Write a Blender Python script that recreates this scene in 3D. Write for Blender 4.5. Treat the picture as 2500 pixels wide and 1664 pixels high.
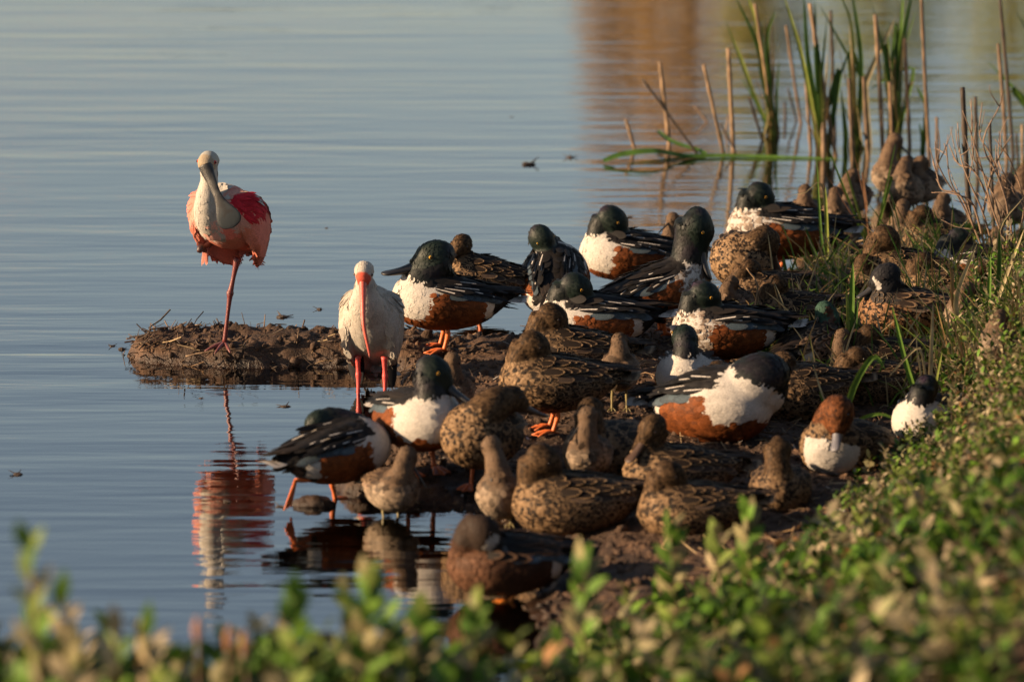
import bpy, math, random
import numpy as np
from mathutils import Vector, Matrix, noise as mnoise

for _o in list(bpy.data.objects):
    bpy.data.objects.remove(_o)
SC = bpy.context.scene
COL = SC.collection
RNG = np.random.default_rng(7)
random.seed(7)

# ------------------------------------------------------------------ camera
CH = 2.7                      # lens height above the water, metres
FPX = 10000.0                 # focal length in photo pixels (2500 wide)
PITCH = math.atan(2132.0 / FPX)
cam = bpy.data.cameras.new('camera')
cam.sensor_width = 36.0
cam.lens = 36.0 * FPX / 2500.0
cam.clip_start = 0.1
cam.clip_end = 1500.0
cam.dof.use_dof = True
cam.dof.focus_distance = 12.55
cam.dof.aperture_fstop = cam.lens / 51.0
cam.dof.aperture_blades = 7
camo = bpy.data.objects.new('camera', cam)
COL.objects.link(camo)
camo.location = (0, 0, CH)
camo.rotation_euler = (math.pi / 2 - PITCH, 0, 0)
SC.camera = camo

# ------------------------------------------------------------------ sky, sun, exposure
SUN_AZ = -102.0               # clockwise from +Y
SUN_EL = 17.0
world = bpy.data.worlds.new('World')
SC.world = world
world.use_nodes = True
wnt = world.node_tree
sky = wnt.nodes.new('ShaderNodeTexSky')
sky.sky_type = 'NISHITA'
sky.sun_disc = False
sky.sun_elevation = math.radians(SUN_EL)
sky.sun_rotation = math.radians(SUN_AZ)
sky.air_density = 1.0
sky.dust_density = 0.5
sky.ozone_density = 1.0
wbg = wnt.nodes['Background']
# thin streaks of warm, sunlit stratus low over the horizon, all the way round
_tc = wnt.nodes.new('ShaderNodeTexCoord')
_mp = wnt.nodes.new('ShaderNodeMapping')
_mp.inputs['Scale'].default_value = (5, 5, 60)
wnt.links.new(_tc.outputs['Generated'], _mp.inputs[0])
_cn = wnt.nodes.new('ShaderNodeTexNoise')
_cn.inputs['Scale'].default_value = 1.0
_cn.inputs['Detail'].default_value = 3
wnt.links.new(_mp.outputs[0], _cn.inputs['Vector'])
_cr = wnt.nodes.new('ShaderNodeMapRange')
_cr.inputs[1].default_value = 0.58
_cr.inputs[2].default_value = 0.68
_cr.inputs[4].default_value = 0.7
wnt.links.new(_cn.outputs[0], _cr.inputs[0])
_mx = wnt.nodes.new('ShaderNodeMix')
_mx.data_type = 'RGBA'
_mx.inputs[7].default_value = (4.6, 3.9, 3.8, 1)
_sp = wnt.nodes.new('ShaderNodeSeparateXYZ')
wnt.links.new(_tc.outputs['Generated'], _sp.inputs[0])
_lo = wnt.nodes.new('ShaderNodeMapRange')
_lo.inputs[1].default_value = 0.235
_lo.inputs[2].default_value = 0.165
wnt.links.new(_sp.outputs[2], _lo.inputs[0])
_ml = wnt.nodes.new('ShaderNodeMath')
_ml.operation = 'MULTIPLY'
wnt.links.new(_cr.outputs[0], _ml.inputs[0])
wnt.links.new(_lo.outputs[0], _ml.inputs[1])
wnt.links.new(_ml.outputs[0], _mx.inputs[0])
wnt.links.new(sky.outputs[0], _mx.inputs[6])
# white balance of the photograph: daylight warm
_wb = wnt.nodes.new('ShaderNodeMix')
_wb.data_type = 'RGBA'
_wb.blend_type = 'MULTIPLY'
_wb.inputs[0].default_value = 1.0
_wb.inputs[7].default_value = (1.0, 0.872, 0.80, 1)
wnt.links.new(_mx.outputs[2], _wb.inputs[6])
wnt.links.new(_wb.outputs[2], wbg.inputs[0])
wbg.inputs[1].default_value = 0.069
sun = bpy.data.lights.new('sun', 'SUN')
sun.energy = 5.0
sun.angle = math.radians(0.5)
sun.color = (1.0, 0.71, 0.44)
suno = bpy.data.objects.new('sun', sun)
COL.objects.link(suno)
_az, _el = math.radians(SUN_AZ), math.radians(SUN_EL)
SUND = Vector((math.sin(_az) * math.cos(_el), math.cos(_az) * math.cos(_el), math.sin(_el)))
suno.rotation_euler = SUND.to_track_quat('Z', 'Y').to_euler()
suno.location = (-6, -4, 6)
vs = SC.view_settings
SC.display_settings.display_device = 'sRGB'
vs.view_transform = 'Standard'
vs.look = 'None'
vs.gamma = 1.0
vs.use_curve_mapping = False
vs.exposure = 1.1
SC.render.engine = 'CYCLES'
SC.cycles.use_denoising = True
SC.cycles.max_bounces = 6
SC.cycles.transparent_max_bounces = 8
SC.cycles.caustics_reflective = False
SC.cycles.caustics_refractive = False

# ------------------------------------------------------------------ pixel <-> world helpers
_ct, _st = math.cos(PITCH), math.sin(PITCH)


def raydir(px, py):
    u = (px - 1250.0) / FPX
    v = -(py - 832.0) / FPX
    return Vector((u, _ct + v * _st, -_st + v * _ct))


def at(px, py, h=0.0):
    d = raydir(px, py)
    t = (h - CH) / d.z
    return Vector((d.x * t, d.y * t, h))


def atY(px, py, Y):
    d = raydir(px, py)
    t = Y / d.y
    return Vector((d.x * t, Y, CH + d.z * t))


# ------------------------------------------------------------------ numpy noise
def _hash(i, j, k):
    i = i.astype(np.int64); j = j.astype(np.int64); k = k.astype(np.int64)
    n = (i * 73856093) ^ (j * 19349663) ^ (k * 83492791)
    n = (n ^ (n >> 13)) * 1274126177
    n = n & 0x7fffffff
    n = (n ^ (n >> 15)) * 2246822519 & 0x7fffffff
    return (n % 65536) / 65535.0


def vnoise(P):
    P = np.asarray(P, float)
    F = np.floor(P)
    f = P - F
    f = f * f * (3 - 2 * f)
    r = 0
    for a in (0, 1):
        for b in (0, 1):
            for c in (0, 1):
                w = (f[:, 0] if a else 1 - f[:, 0]) * (f[:, 1] if b else 1 - f[:, 1]) * (f[:, 2] if c else 1 - f[:, 2])
                r = r + w * _hash(F[:, 0] + a, F[:, 1] + b, F[:, 2] + c)
    return r


def fbm(P, oct=4, gain=0.5):
    P = np.asarray(P, float)
    r = 0; a = 1.0; t = 0
    for i in range(oct):
        r = r + a * (vnoise(P * (2.03 ** i) + 17.3 * i) * 2 - 1)
        t += a
        a *= gain
    return r / t


def smooth(a, b, x):
    t = np.clip((np.asarray(x, float) - a) / (b - a), 0, 1)
    return t * t * (3 - 2 * t)


# ------------------------------------------------------------------ mesh helpers
def mesh_np(name, V, F, attrs=None, mat=None, smooth_shade=True):
    """V (n,3); F list of (m,k) int arrays or one array; attrs name->(n,4) colour or (n,3) vector"""
    if isinstance(F, np.ndarray):
        F = [F]
    F = [np.asarray(f, np.int32) for f in F if len(f)]
    me = bpy.data.meshes.new(name)
    V = np.asarray(V, np.float32)
    me.vertices.add(len(V))
    me.vertices.foreach_set('co', V.ravel())
    loops = np.concatenate([f.ravel() for f in F])
    tot = np.concatenate([np.full(len(f), f.shape[1], np.int32) for f in F])
    start = np.concatenate([[0], np.cumsum(tot)[:-1]]).astype(np.int32)
    me.loops.add(len(loops))
    me.loops.foreach_set('vertex_index', loops)
    me.polygons.add(len(tot))
    me.polygons.foreach_set('loop_start', start)
    me.polygons.foreach_set('loop_total', tot)
    me.polygons.foreach_set('use_smooth', np.full(len(tot), smooth_shade, bool))
    me.update(calc_edges=True)
    put_attrs(me, attrs)
    if mat:
        me.materials.append(mat)
    return me


def put_attrs(me, attrs):
    for k, a in (attrs or {}).items():
        a = np.asarray(a, np.float32)
        if a.shape[1] == 3 and k != 'fuv':
            a = np.concatenate([a, np.zeros((len(a), 1), np.float32)], 1)
        if k == 'fuv':
            at_ = me.attributes.new(k, 'FLOAT_VECTOR', 'POINT')
            at_.data.foreach_set('vector', a.ravel())
        else:
            at_ = me.attributes.new(k, 'FLOAT_COLOR', 'POINT')
            at_.data.foreach_set('color', a.ravel())


def link(name, me, parent=None, M=None):
    o = bpy.data.objects.new(name, me)
    COL.objects.link(o)
    if parent is not None:
        o.parent = parent
    if M is not None:
        o.matrix_local = M
    return o


def empty(name, loc, rz=0.0, s=1.0):
    o = bpy.data.objects.new(name, None)
    o.empty_display_size = 0.05
    COL.objects.link(o)
    o.location = loc
    o.rotation_euler = (0, 0, rz)
    o.scale = (s, s, s)
    return o


def tag(o, label, cat, group=None, kind=None):
    o['label'] = label
    o['category'] = cat
    if group:
        o['group'] = group
    if kind:
        o['kind'] = kind
    return o


class Geo:
    """collects vertices, faces, colours"""
    def __init__(self):
        self.V = []; self.F3 = []; self.F4 = []; self.A = {}; self.n = 0

    def add(self, V, F3=None, F4=None, **attrs):
        V = np.asarray(V, float)
        if F3 is not None and len(F3): self.F3.append(np.asarray(F3, np.int32) + self.n)
        if F4 is not None and len(F4): self.F4.append(np.asarray(F4, np.int32) + self.n)
        self.V.append(V)
        for k, a in attrs.items():
            a = np.asarray(a, float)
            if a.ndim == 1:
                a = np.tile(a, (len(V), 1))
            self.A.setdefault(k, []).append(a)
        self.n += len(V)

    def mesh(self, name, mat, smooth_shade=True):
        V = np.concatenate(self.V)
        nor = self.A.pop('nor', None)
        F = []
        if self.F3: F.append(np.concatenate(self.F3))
        if self.F4: F.append(np.concatenate(self.F4))
        me = mesh_np(name, V, F, {k: np.concatenate(a) for k, a in self.A.items()}, mat, smooth_shade)
        if nor is not None:
            me.normals_split_custom_set_from_vertices(np.concatenate(nor).astype(np.float32))
        return me


def catmull(P, n):
    P = np.asarray(P, float)
    m = len(P)
    if m == 2:
        t = np.linspace(0, 1, n)[:, None]
        return P[0] * (1 - t) + P[1] * t
    E = np.concatenate([[2 * P[0] - P[1]], P, [2 * P[-1] - P[-2]]])
    ts = np.linspace(0, m - 1, n)
    i = np.minimum(ts.astype(int), m - 2)
    t = (ts - i)[:, None]
    a, b, c, d = E[i], E[i + 1], E[i + 2], E[i + 3]
    return 0.5 * (2 * b + (c - a) * t + (2 * a - 5 * b + 4 * c - d) * t * t + (3 * b - a - 3 * c + d) * t ** 3)


def tube(P, R, n=12, ns=10, up=(0, 0, 1), raw=False):
    """swept ellipse along points P, radii R (r or (w,h)). returns V, F3, F4, centres, radii"""
    P = np.asarray(P, float)
    R = np.asarray([(r, r) if np.isscalar(r) else r for r in R], float)
    if not raw:
        C = catmull(P, ns)
        RR = np.maximum(catmull(R, ns), 1e-4)
    else:
        C, RR = P, R
    ns = len(C)
    T = np.gradient(C, axis=0)
    T /= np.linalg.norm(T, axis=1)[:, None] + 1e-12
    up = np.asarray(up, float)
    S = np.cross(up, T)
    bad = np.linalg.norm(S, axis=1) < 0.15
    if bad.any():
        S[bad] = np.cross(np.array([1.0, 0.02, 0.01]), T[bad])
    for i in range(1, ns):
        if np.dot(S[i], S[i - 1]) < 0: S[i] = -S[i]
    S /= np.linalg.norm(S, axis=1)[:, None]
    U = np.cross(T, S)
    a = np.linspace(0, 2 * np.pi, n, endpoint=False)
    V = C[:, None] + S[:, None] * (np.cos(a)[None, :, None] * RR[:, None, :1]) + U[:, None] * (np.sin(a)[None, :, None] * RR[:, None, 1:])
    V = V.reshape(-1, 3)
    idx = np.arange(ns * n).reshape(ns, n)
    q = np.stack([idx[:-1], np.roll(idx[:-1], -1, 1), np.roll(idx[1:], -1, 1), idx[1:]], -1).reshape(-1, 4)
    V = np.concatenate([V, C[:1], C[-1:]])
    c0, c1 = ns * n, ns * n + 1
    t0 = np.stack([np.full(n, c0), np.roll(idx[0], -1), idx[0]], -1)
    t1 = np.stack([np.full(n, c1), idx[-1], np.roll(idx[-1], -1)], -1)
    return V, np.concatenate([t0, t1]), q, C, RR


# ------------------------------------------------------------------ materials
def new_mat(name):
    m = bpy.data.materials.new(name)
    m.use_nodes = True
    nt = m.node_tree
    return m, nt, nt.nodes['Principled BSDF'], nt.nodes['Material Output']


def N(nt, t, **kw):
    n = nt.nodes.new(t)
    for k, v in kw.items():
        setattr(n, k, v)
    return n


def attr(nt, name):
    n = N(nt, 'ShaderNodeAttribute')
    n.attribute_name = name
    return n


def noise_node(nt, scale, detail=4, vec=None, rough=0.55):
    n = N(nt, 'ShaderNodeTexNoise')
    n.inputs['Scale'].default_value = scale
    n.inputs['Detail'].default_value = detail
    n.inputs['Roughness'].default_value = rough
    if vec is not None:
        nt.links.new(vec, n.inputs['Vector'])
    return n


def ramp(nt, fac, stops):
    r = N(nt, 'ShaderNodeValToRGB')
    el = r.color_ramp.elements
    while len(el) < len(stops):
        el.new(0.5)
    for e, (p, c) in zip(el, stops):
        e.position = p
        e.color = (*c, 1) if len(c) == 3 else c
    nt.links.new(fac, r.inputs[0])
    return r


def mul_col(nt, a, b, fac=1.0, mode='MULTIPLY'):
    m = N(nt, 'ShaderNodeMix', data_type='RGBA', blend_type=mode)
    m.inputs[0].default_value = fac
    nt.links.new(a, m.inputs[6])
    nt.links.new(b, m.inputs[7])
    return m.outputs[2]


def make_materials():
    M = {}
    # soft body plumage: colour from the plumage map times fine barbs
    m, nt, b, out = new_mat('plumage')
    tc = N(nt, 'ShaderNodeTexCoord')
    a = attr(nt, 'Col')
    n1 = noise_node(nt, 260, 3, tc.outputs['Object'])
    n2 = noise_node(nt, 60, 3, tc.outputs['Object'])
    r1 = ramp(nt, n1.outputs[0], [(0.3, (0.80, 0.80, 0.80)), (0.7, (1.10, 1.09, 1.08))])
    c = mul_col(nt, a.outputs['Color'], r1.outputs[0])
    nt.links.new(c, b.inputs['Base Color'])
    gr_ = N(nt, 'ShaderNodeMapRange'); gr_.inputs[3].default_value = 0.75; gr_.inputs[4].default_value = 0.40
    nt.links.new(a.outputs['Alpha'], gr_.inputs[0]); nt.links.new(gr_.outputs[0], b.inputs['Roughness'])
    gs_ = N(nt, 'ShaderNodeMapRange'); gs_.inputs[3].default_value = 0.10; gs_.inputs[4].default_value = 0.55
    nt.links.new(a.outputs['Alpha'], gs_.inputs[0]); nt.links.new(gs_.outputs[0], b.inputs['Specular IOR Level'])
    b.inputs['Sheen Weight'].default_value = 0.0
    bp = N(nt, 'ShaderNodeBump'); bp.inputs['Strength'].default_value = 0.35; bp.inputs['Distance'].default_value = 0.003
    nt.links.new(n1.outputs[0], bp.inputs['Height'])
    nt.links.new(bp.outputs[0], b.inputs['Normal'])
    M['plumage'] = m
    # single feathers: centre and edge colour, shaft
    m, nt, b, out = new_mat('feather')
    a = attr(nt, 'Col'); e = attr(nt, 'Edge'); f = attr(nt, 'fuv')
    sx = N(nt, 'ShaderNodeSeparateXYZ'); nt.links.new(f.outputs['Vector'], sx.inputs[0])
    # distance towards margin: max(|u|, (v-0.5)*2) versus edge threshold in fuv.z
    ab = N(nt, 'ShaderNodeMath', operation='ABSOLUTE'); nt.links.new(sx.outputs[0], ab.inputs[0])
    v2 = N(nt, 'ShaderNodeMath', operation='MULTIPLY_ADD'); nt.links.new(sx.outputs[1], v2.inputs[0]); v2.inputs[1].default_value = 2.6; v2.inputs[2].default_value = -1.6
    mx = N(nt, 'ShaderNodeMath', operation='MAXIMUM'); nt.links.new(ab.outputs[0], mx.inputs[0]); nt.links.new(v2.outputs[0], mx.inputs[1])
    tc = N(nt, 'ShaderNodeTexCoord')
    nn = noise_node(nt, 180, 2, tc.outputs['Object'])
    ad = N(nt, 'ShaderNodeMath', operation='MULTIPLY_ADD'); nt.links.new(nn.outputs[0], ad.inputs[0]); ad.inputs[1].default_value = 0.3; nt.links.new(mx.outputs[0], ad.inputs[2])
    sb = N(nt, 'ShaderNodeMath', operation='SUBTRACT'); nt.links.new(ad.outputs[0], sb.inputs[0]); nt.links.new(sx.outputs[2], sb.inputs[1])
    mr = N(nt, 'ShaderNodeMapRange'); mr.inputs[1].default_value = 0.10; mr.inputs[2].default_value = 0.19
    nt.links.new(sb.outputs[0], mr.inputs[0])
    mixc = N(nt, 'ShaderNodeMix', data_type='RGBA')
    vf = N(nt, 'ShaderNodeMapRange'); vf.inputs[1].default_value = 0.30; vf.inputs[2].default_value = 0.72
    nt.links.new(sx.outputs[1], vf.inputs[0])
    lt = N(nt, 'ShaderNodeMath', operation='LESS_THAN'); nt.links.new(sx.outputs[2], lt.inputs[0]); lt.inputs[1].default_value = 0.5
    mm = N(nt, 'ShaderNodeMath', operation='MAXIMUM'); nt.links.new(vf.outputs[0], mm.inputs[0]); nt.links.new(lt.outputs[0], mm.inputs[1])
    ef = N(nt, 'ShaderNodeMath', operation='MULTIPLY'); nt.links.new(mr.outputs[0], ef.inputs[0]); nt.links.new(mm.outputs[0], ef.inputs[1])
    nt.links.new(ef.outputs[0], mixc.inputs[0]); nt.links.new(a.outputs['Color'], mixc.inputs[6]); nt.links.new(e.outputs['Color'], mixc.inputs[7])
    n1 = noise_node(nt, 300, 2, tc.outputs['Object'])
    r1 = ramp(nt, n1.outputs[0], [(0.3, (0.7, 0.7, 0.7)), (0.7, (1.2, 1.18, 1.15))])
    c = mul_col(nt, mixc.outputs[2], r1.outputs[0])
    nt.links.new(c, b.inputs['Base Color'])
    gr_ = N(nt, 'ShaderNodeMapRange'); gr_.inputs[3].default_value = 0.65; gr_.inputs[4].default_value = 0.40
    nt.links.new(a.outputs['Alpha'], gr_.inputs[0]); nt.links.new(gr_.outputs[0], b.inputs['Roughness'])
    gs_ = N(nt, 'ShaderNodeMapRange'); gs_.inputs[3].default_value = 0.15; gs_.inputs[4].default_value = 0.5
    nt.links.new(a.outputs['Alpha'], gs_.inputs[0]); nt.links.new(gs_.outputs[0], b.inputs['Specular IOR Level'])
    M['feather'] = m
    # horn: bills, legs, eyes
    for nm, ro in (('horn', 0.42), ('eye', 0.06)):
        m, nt, b, out = new_mat(nm)
        a = attr(nt, 'Col')
        tc = N(nt, 'ShaderNodeTexCoord')
        n1 = noise_node(nt, 350, 3, tc.outputs['Object'])
        r1 = ramp(nt, n1.outputs[0], [(0.3, (0.75, 0.72, 0.7)), (0.7, (1.1, 1.1, 1.1))])
        c = mul_col(nt, a.outputs['Color'], r1.outputs[0])
        nt.links.new(c, b.inputs['Base Color'])
        b.inputs['Roughness'].default_value = ro
        if nm == 'horn':
            bp = N(nt, 'ShaderNodeBump'); bp.inputs['Strength'].default_value = 0.4; bp.inputs['Distance'].default_value = 0.002
            nt.links.new(n1.outputs[0], bp.inputs['Height']); nt.links.new(bp.outputs[0], b.inputs['Normal'])
        M[nm] = m
    # leaves and blades
    m, nt, b, out = new_mat('leaf')
    a = attr(nt, 'Col')
    tc = N(nt, 'ShaderNodeTexCoord')
    n1 = noise_node(nt, 40, 3, tc.outputs['Object'])
    r1 = ramp(nt, n1.outputs[0], [(0.3, (0.7, 0.72, 0.7)), (0.7, (1.15, 1.12, 1.1))])
    c = mul_col(nt, a.outputs['Color'], r1.outputs[0])
    nt.links.new(c, b.inputs['Base Color'])
    b.inputs['Roughness'].default_value = 0.55
    b.inputs['Specular IOR Level'].default_value = 0.2
    tr = N(nt, 'ShaderNodeBsdfTranslucent'); nt.links.new(c, tr.inputs[0])
    ms = N(nt, 'ShaderNodeMixShader'); ms.inputs[0].default_value = 0.2
    nt.links.new(b.outputs[0], ms.inputs[1]); nt.links.new(tr.outputs[0], ms.inputs[2]); nt.links.new(ms.outputs[0], out.inputs[0])
    M['leaf'] = m
    # dry stems, straw, twigs, wood
    m, nt, b, out = new_mat('dry_stem')
    a = attr(nt, 'Col')
    tc = N(nt, 'ShaderNodeTexCoord')
    mp = N(nt, 'ShaderNodeMapping'); mp.inputs['Scale'].default_value = (90, 90, 14)
    nt.links.new(tc.outputs['Object'], mp.inputs[0])
    n1 = noise_node(nt, 1.0, 4, mp.outputs[0])
    r1 = ramp(nt, n1.outputs[0], [(0.25, (0.45, 0.4, 0.36)), (0.5, (0.95, 0.92, 0.9)), (0.8, (1.25, 1.2, 1.1))])
    c = mul_col(nt, a.outputs['Color'], r1.outputs[0])
    nt.links.new(c, b.inputs['Base Color'])
    b.inputs['Roughness'].default_value = 0.7
    bp = N(nt, 'ShaderNodeBump'); bp.inputs['Strength'].default_value = 0.5; bp.inputs['Distance'].default_value = 0.003
    nt.links.new(n1.outputs[0], bp.inputs['Height']); nt.links.new(bp.outputs[0], b.inputs['Normal'])
    M['dry_stem'] = m
    # mud: reddish brown, darker and glossier where it is wet near the water line
    m, nt, b, out = new_mat('mud')
    g = N(nt, 'ShaderNodeNewGeometry')
    sx = N(nt, 'ShaderNodeSeparateXYZ'); nt.links.new(g.outputs['Position'], sx.inputs[0])
    n1 = noise_node(nt, 9, 6, g.outputs['Position'], 0.65)
    n2 = noise_node(nt, 55, 5, g.outputs['Position'], 0.65)
    r1 = ramp(nt, n1.outputs[0], [(0.28, (0.030, 0.017, 0.010)), (0.5, (0.080, 0.046, 0.027)), (0.75, (0.18, 0.100, 0.055))])
    r2 = ramp(nt, n2.outputs[0], [(0.3, (0.55, 0.53, 0.5)), (0.6, (1.0, 1.0, 1.0)), (0.8, (1.5, 1.45, 1.35))])
    c = mul_col(nt, r1.outputs[0], r2.outputs[0])
    ad = N(nt, 'ShaderNodeMath', operation='MULTIPLY_ADD'); nt.links.new(n1.outputs[0], ad.inputs[0]); ad.inputs[1].default_value = 0.05; nt.links.new(sx.outputs[2], ad.inputs[2])
    wet = N(nt, 'ShaderNodeMapRange'); wet.inputs[1].default_value = 0.03; wet.inputs[2].default_value = 0.075
    nt.links.new(ad.outputs[0], wet.inputs[0])
    wc = N(nt, 'ShaderNodeMix', data_type='RGBA', blend_type='MULTIPLY')
    wc.inputs[7].default_value = (0.42, 0.38, 0.34, 1)
    inv = N(nt, 'ShaderNodeMath', operation='SUBTRACT'); inv.inputs[0].default_value = 1.0; nt.links.new(wet.outputs[0], inv.inputs[1])
    nt.links.new(inv.outputs[0], wc.inputs[0]); nt.links.new(c, wc.inputs[6])
    nt.links.new(wc.outputs[2], b.inputs['Base Color'])
    rr = N(nt, 'ShaderNodeMapRange'); rr.inputs[3].default_value = 0.35; rr.inputs[4].default_value = 0.85
    nt.links.new(wet.outputs[0], rr.inputs[0]); nt.links.new(rr.outputs[0], b.inputs['Roughness'])
    b.inputs['Specular IOR Level'].default_value = 0.4
    bp = N(nt, 'ShaderNodeBump'); bp.inputs['Strength'].default_value = 0.9; bp.inputs['Distance'].default_value = 0.012
    nt.links.new(n2.outputs[0], bp.inputs['Height']); nt.links.new(bp.outputs[0], b.inputs['Normal'])
    M['mud'] = m
    # water: fresnel reflection over a brown tinted transparency, ripples as bump
    m, nt, b, out = new_mat('water')
    nt.nodes.remove(b)
    g = N(nt, 'ShaderNodeNewGeometry')

    def rip(sx_, sy_, rot, detail, rough):
        mp = N(nt, 'ShaderNodeMapping')
        mp.inputs['Scale'].default_value = (sx_, sy_, 1)
        mp.inputs['Rotation'].default_value = (0, 0, math.radians(rot))
        nt.links.new(g.outputs['Position'], mp.inputs[0])
        return noise_node(nt, 1.0, detail, mp.outputs[0], rough)
    w1 = rip(0.9, 6.0, 5, 2, 0.5)
    w2 = rip(2.4, 17.0, -4, 3, 0.55)
    w3 = rip(0.22, 0.9, 8, 2, 0.5)
    w4 = rip(2.0, 4.0, 24, 2, 0.5)
    s1 = N(nt, 'ShaderNodeMath', operation='MULTIPLY_ADD'); nt.links.new(w2.outputs[0], s1.inputs[0]); s1.inputs[1].default_value = 0.30; nt.links.new(w1.outputs[0], s1.inputs[2])
    s2 = N(nt, 'ShaderNodeMath', operation='MULTIPLY_ADD'); nt.links.new(w3.outputs[0], s2.inputs[0]); s2.inputs[1].default_value = 1.7; nt.links.new(s1.outputs[0], s2.inputs[2])
    s3 = N(nt, 'ShaderNodeMath', operation='MULTIPLY_ADD'); nt.links.new(w4.outputs[0], s3.inputs[0]); s3.inputs[1].default_value = 0.30; nt.links.new(s2.outputs[0], s3.inputs[2])
    w5 = rip(0.30, 0.55, 12, 2, 0.5)
    am = N(nt, 'ShaderNodeMapRange'); am.inputs[1].default_value = 0.3; am.inputs[2].default_value = 0.7; am.inputs[3].default_value = 0.45; am.inputs[4].default_value = 1.45
    nt.links.new(w5.outputs[0], am.inputs[0])
    bp = N(nt, 'ShaderNodeBump'); bp.inputs['Strength'].default_value = 1.0; bp.inputs['Distance'].default_value = 0.0044
    sm = N(nt, 'ShaderNodeMath', operation='SUBTRACT'); nt.links.new(s3.outputs[0], sm.inputs[0]); sm.inputs[1].default_value = 1.6
    s4 = N(nt, 'ShaderNodeMath', operation='MULTIPLY'); nt.links.new(sm.outputs[0], s4.inputs[0]); nt.links.new(am.outputs[0], s4.inputs[1])
    nt.links.new(s4.outputs[0], bp.inputs['Height'])
    gl = N(nt, 'ShaderNodeBsdfGlossy'); gl.inputs['Roughness'].default_value = 0.0; gl.inputs[0].default_value = (1, 0.99, 0.97, 1)
    nt.links.new(bp.outputs[0], gl.inputs['Normal'])
    tp = N(nt, 'ShaderNodeBsdfTransparent'); tp.inputs[0].default_value = (0.42, 0.38, 0.30, 1)
    fr = N(nt, 'ShaderNodeFresnel'); fr.inputs[0].default_value = 1.333
    nt.links.new(bp.outputs[0], fr.inputs['Normal'])
    ms = N(nt, 'ShaderNodeMixShader')
    pw = N(nt, 'ShaderNodeMath', operation='POWER'); nt.links.new(fr.outputs[0], pw.inputs[0]); pw.inputs[1].default_value = 0.38
    nt.links.new(pw.outputs[0], ms.inputs[0]); nt.links.new(tp.outputs[0], ms.inputs[1]); nt.links.new(gl.outputs[0], ms.inputs[2])
    nt.links.new(ms.outputs[0], out.inputs[0])
    M['water'] = m
    return M


MAT = make_materials()
BROWN = np.array((0.1, 0.06, 0.035))

# ------------------------------------------------------------------ terrain
SHORE_PX = [(330, 868), (360, 852), (440, 842), (560, 838), (700, 838), (830, 832), (1000, 838), (1250, 832),
            (1350, 806), (1480, 772), (1620, 742), (1750, 716), (1850, 690), (1980, 650), (2100, 622), (2300, 640), (2420, 632),
            (2520, 600), (2800, 540), (4200, 480), (4200, 2600), (-3000, 2600), (-3000, 1990), (-600, 1970), (0, 1960), (900, 1900), (1180, 1800),
            (1290, 1690), (1330, 1560), (1300, 1480), (1345, 1420), (1315, 1350), (1260, 1305), (1190, 1290), (1180, 1250),
            (1150, 1236), (1050, 1228), (930, 1215), (850, 1208), (835, 1182), (880, 1150), (925, 1100), (955, 1030), (990, 960),
            (1005, 912), (940, 894), (800, 894), (640, 898), (500, 892), (420, 888), (345, 880)]
SHORE = np.array([at(x, y, 0)[:2] for x, y in SHORE_PX])


def poly_sd(X, Y, P):
    """signed distance, positive inside"""
    X = np.asarray(X, float); Y = np.asarray(Y, float)
    d = np.full(X.shape, 1e9)
    ins = np.zeros(X.shape, bool)
    n = len(P)
    for i in range(n):
        ax, ay = P[i]; bx, by = P[(i + 1) % n]
        ex, ey = bx - ax, by - ay
        t = np.clip(((X - ax) * ex + (Y - ay) * ey) / (ex * ex + ey * ey), 0, 1)
        d = np.minimum(d, np.hypot(X - ax - t * ex, Y - ay - t * ey))
        c = (ay > Y) != (by > Y)
        if ey != 0:
            ins ^= c & (X < ax + (Y - ay) * ex / ey)
    return np.where(ins, d, -d)


FOOT = np.array([(-6, 8.1), (-3, 8.1), (-0.5, 8.2), (-0.15, 8.4), (0.1, 8.6), (0.32, 9.2), (0.55, 9.6), (0.8, 10.15), (1.12, 11.15), (1.41, 12.5), (1.62, 13.4), (2.5, 15.0), (6, 16)])
SLOPE = np.array([(-6, 0.40), (-0.30, 0.40), (0.0, 0.32), (0.2, 0.245), (0.45, 0.205), (1.0, 0.19), (6, 0.19)])


def levee(X, Y):
    f = np.interp(X, FOOT[:, 0], FOOT[:, 1]) - Y
    s = np.interp(X, SLOPE[:, 0], SLOPE[:, 1])
    return np.clip(s * np.maximum(f, 0) - 0.07 * smooth(.0, .5, f), 0, 0.72)


def height(X, Y, fine=True):
    X = np.atleast_1d(np.asarray(X, float)); Y = np.atleast_1d(np.asarray(Y, float))
    Z0 = np.zeros_like(X)
    P = np.stack([X, Y, Z0], 1)
    d = poly_sd(X, Y, SHORE)
    d = d + 0.05 * fbm(P * 5, 3) + 0.02 * fbm(P * 17 + 5, 2)
    isl = smooth(-0.15, -0.35, X)                 # the flat platform on the left stands higher
    hi = 0.058 * isl + 0.055 * (1 - isl)
    wdt = 0.035 * isl + 0.22 * (1 - isl)
    up = hi * smooth(-0.015, 1, d / wdt) if False else hi * np.clip((d + 0.01) / wdt, 0, 1) ** 0.7
    dn = -np.minimum(0.5, np.maximum(-d, 0) * 0.38)
    h = np.where(d > -0.01, up, dn)
    h = h + levee(X, Y)
    land = smooth(-0.05, 0.08, d)
    if fine:
        r = 1 - np.abs(fbm(P * 14, 4))
        rim = smooth(.16, .02, np.abs(d - .01))
        h = h + land * (0.016 * fbm(P * 4.5 + 3, 3) + (0.022 + .022 * rim) * (r - 0.75) + (0.012 + .012 * rim) * fbm(P * 30, 3))
    return h


def hat(x, y):
    return float(height(np.array([x]), np.array([y]))[0])


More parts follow.
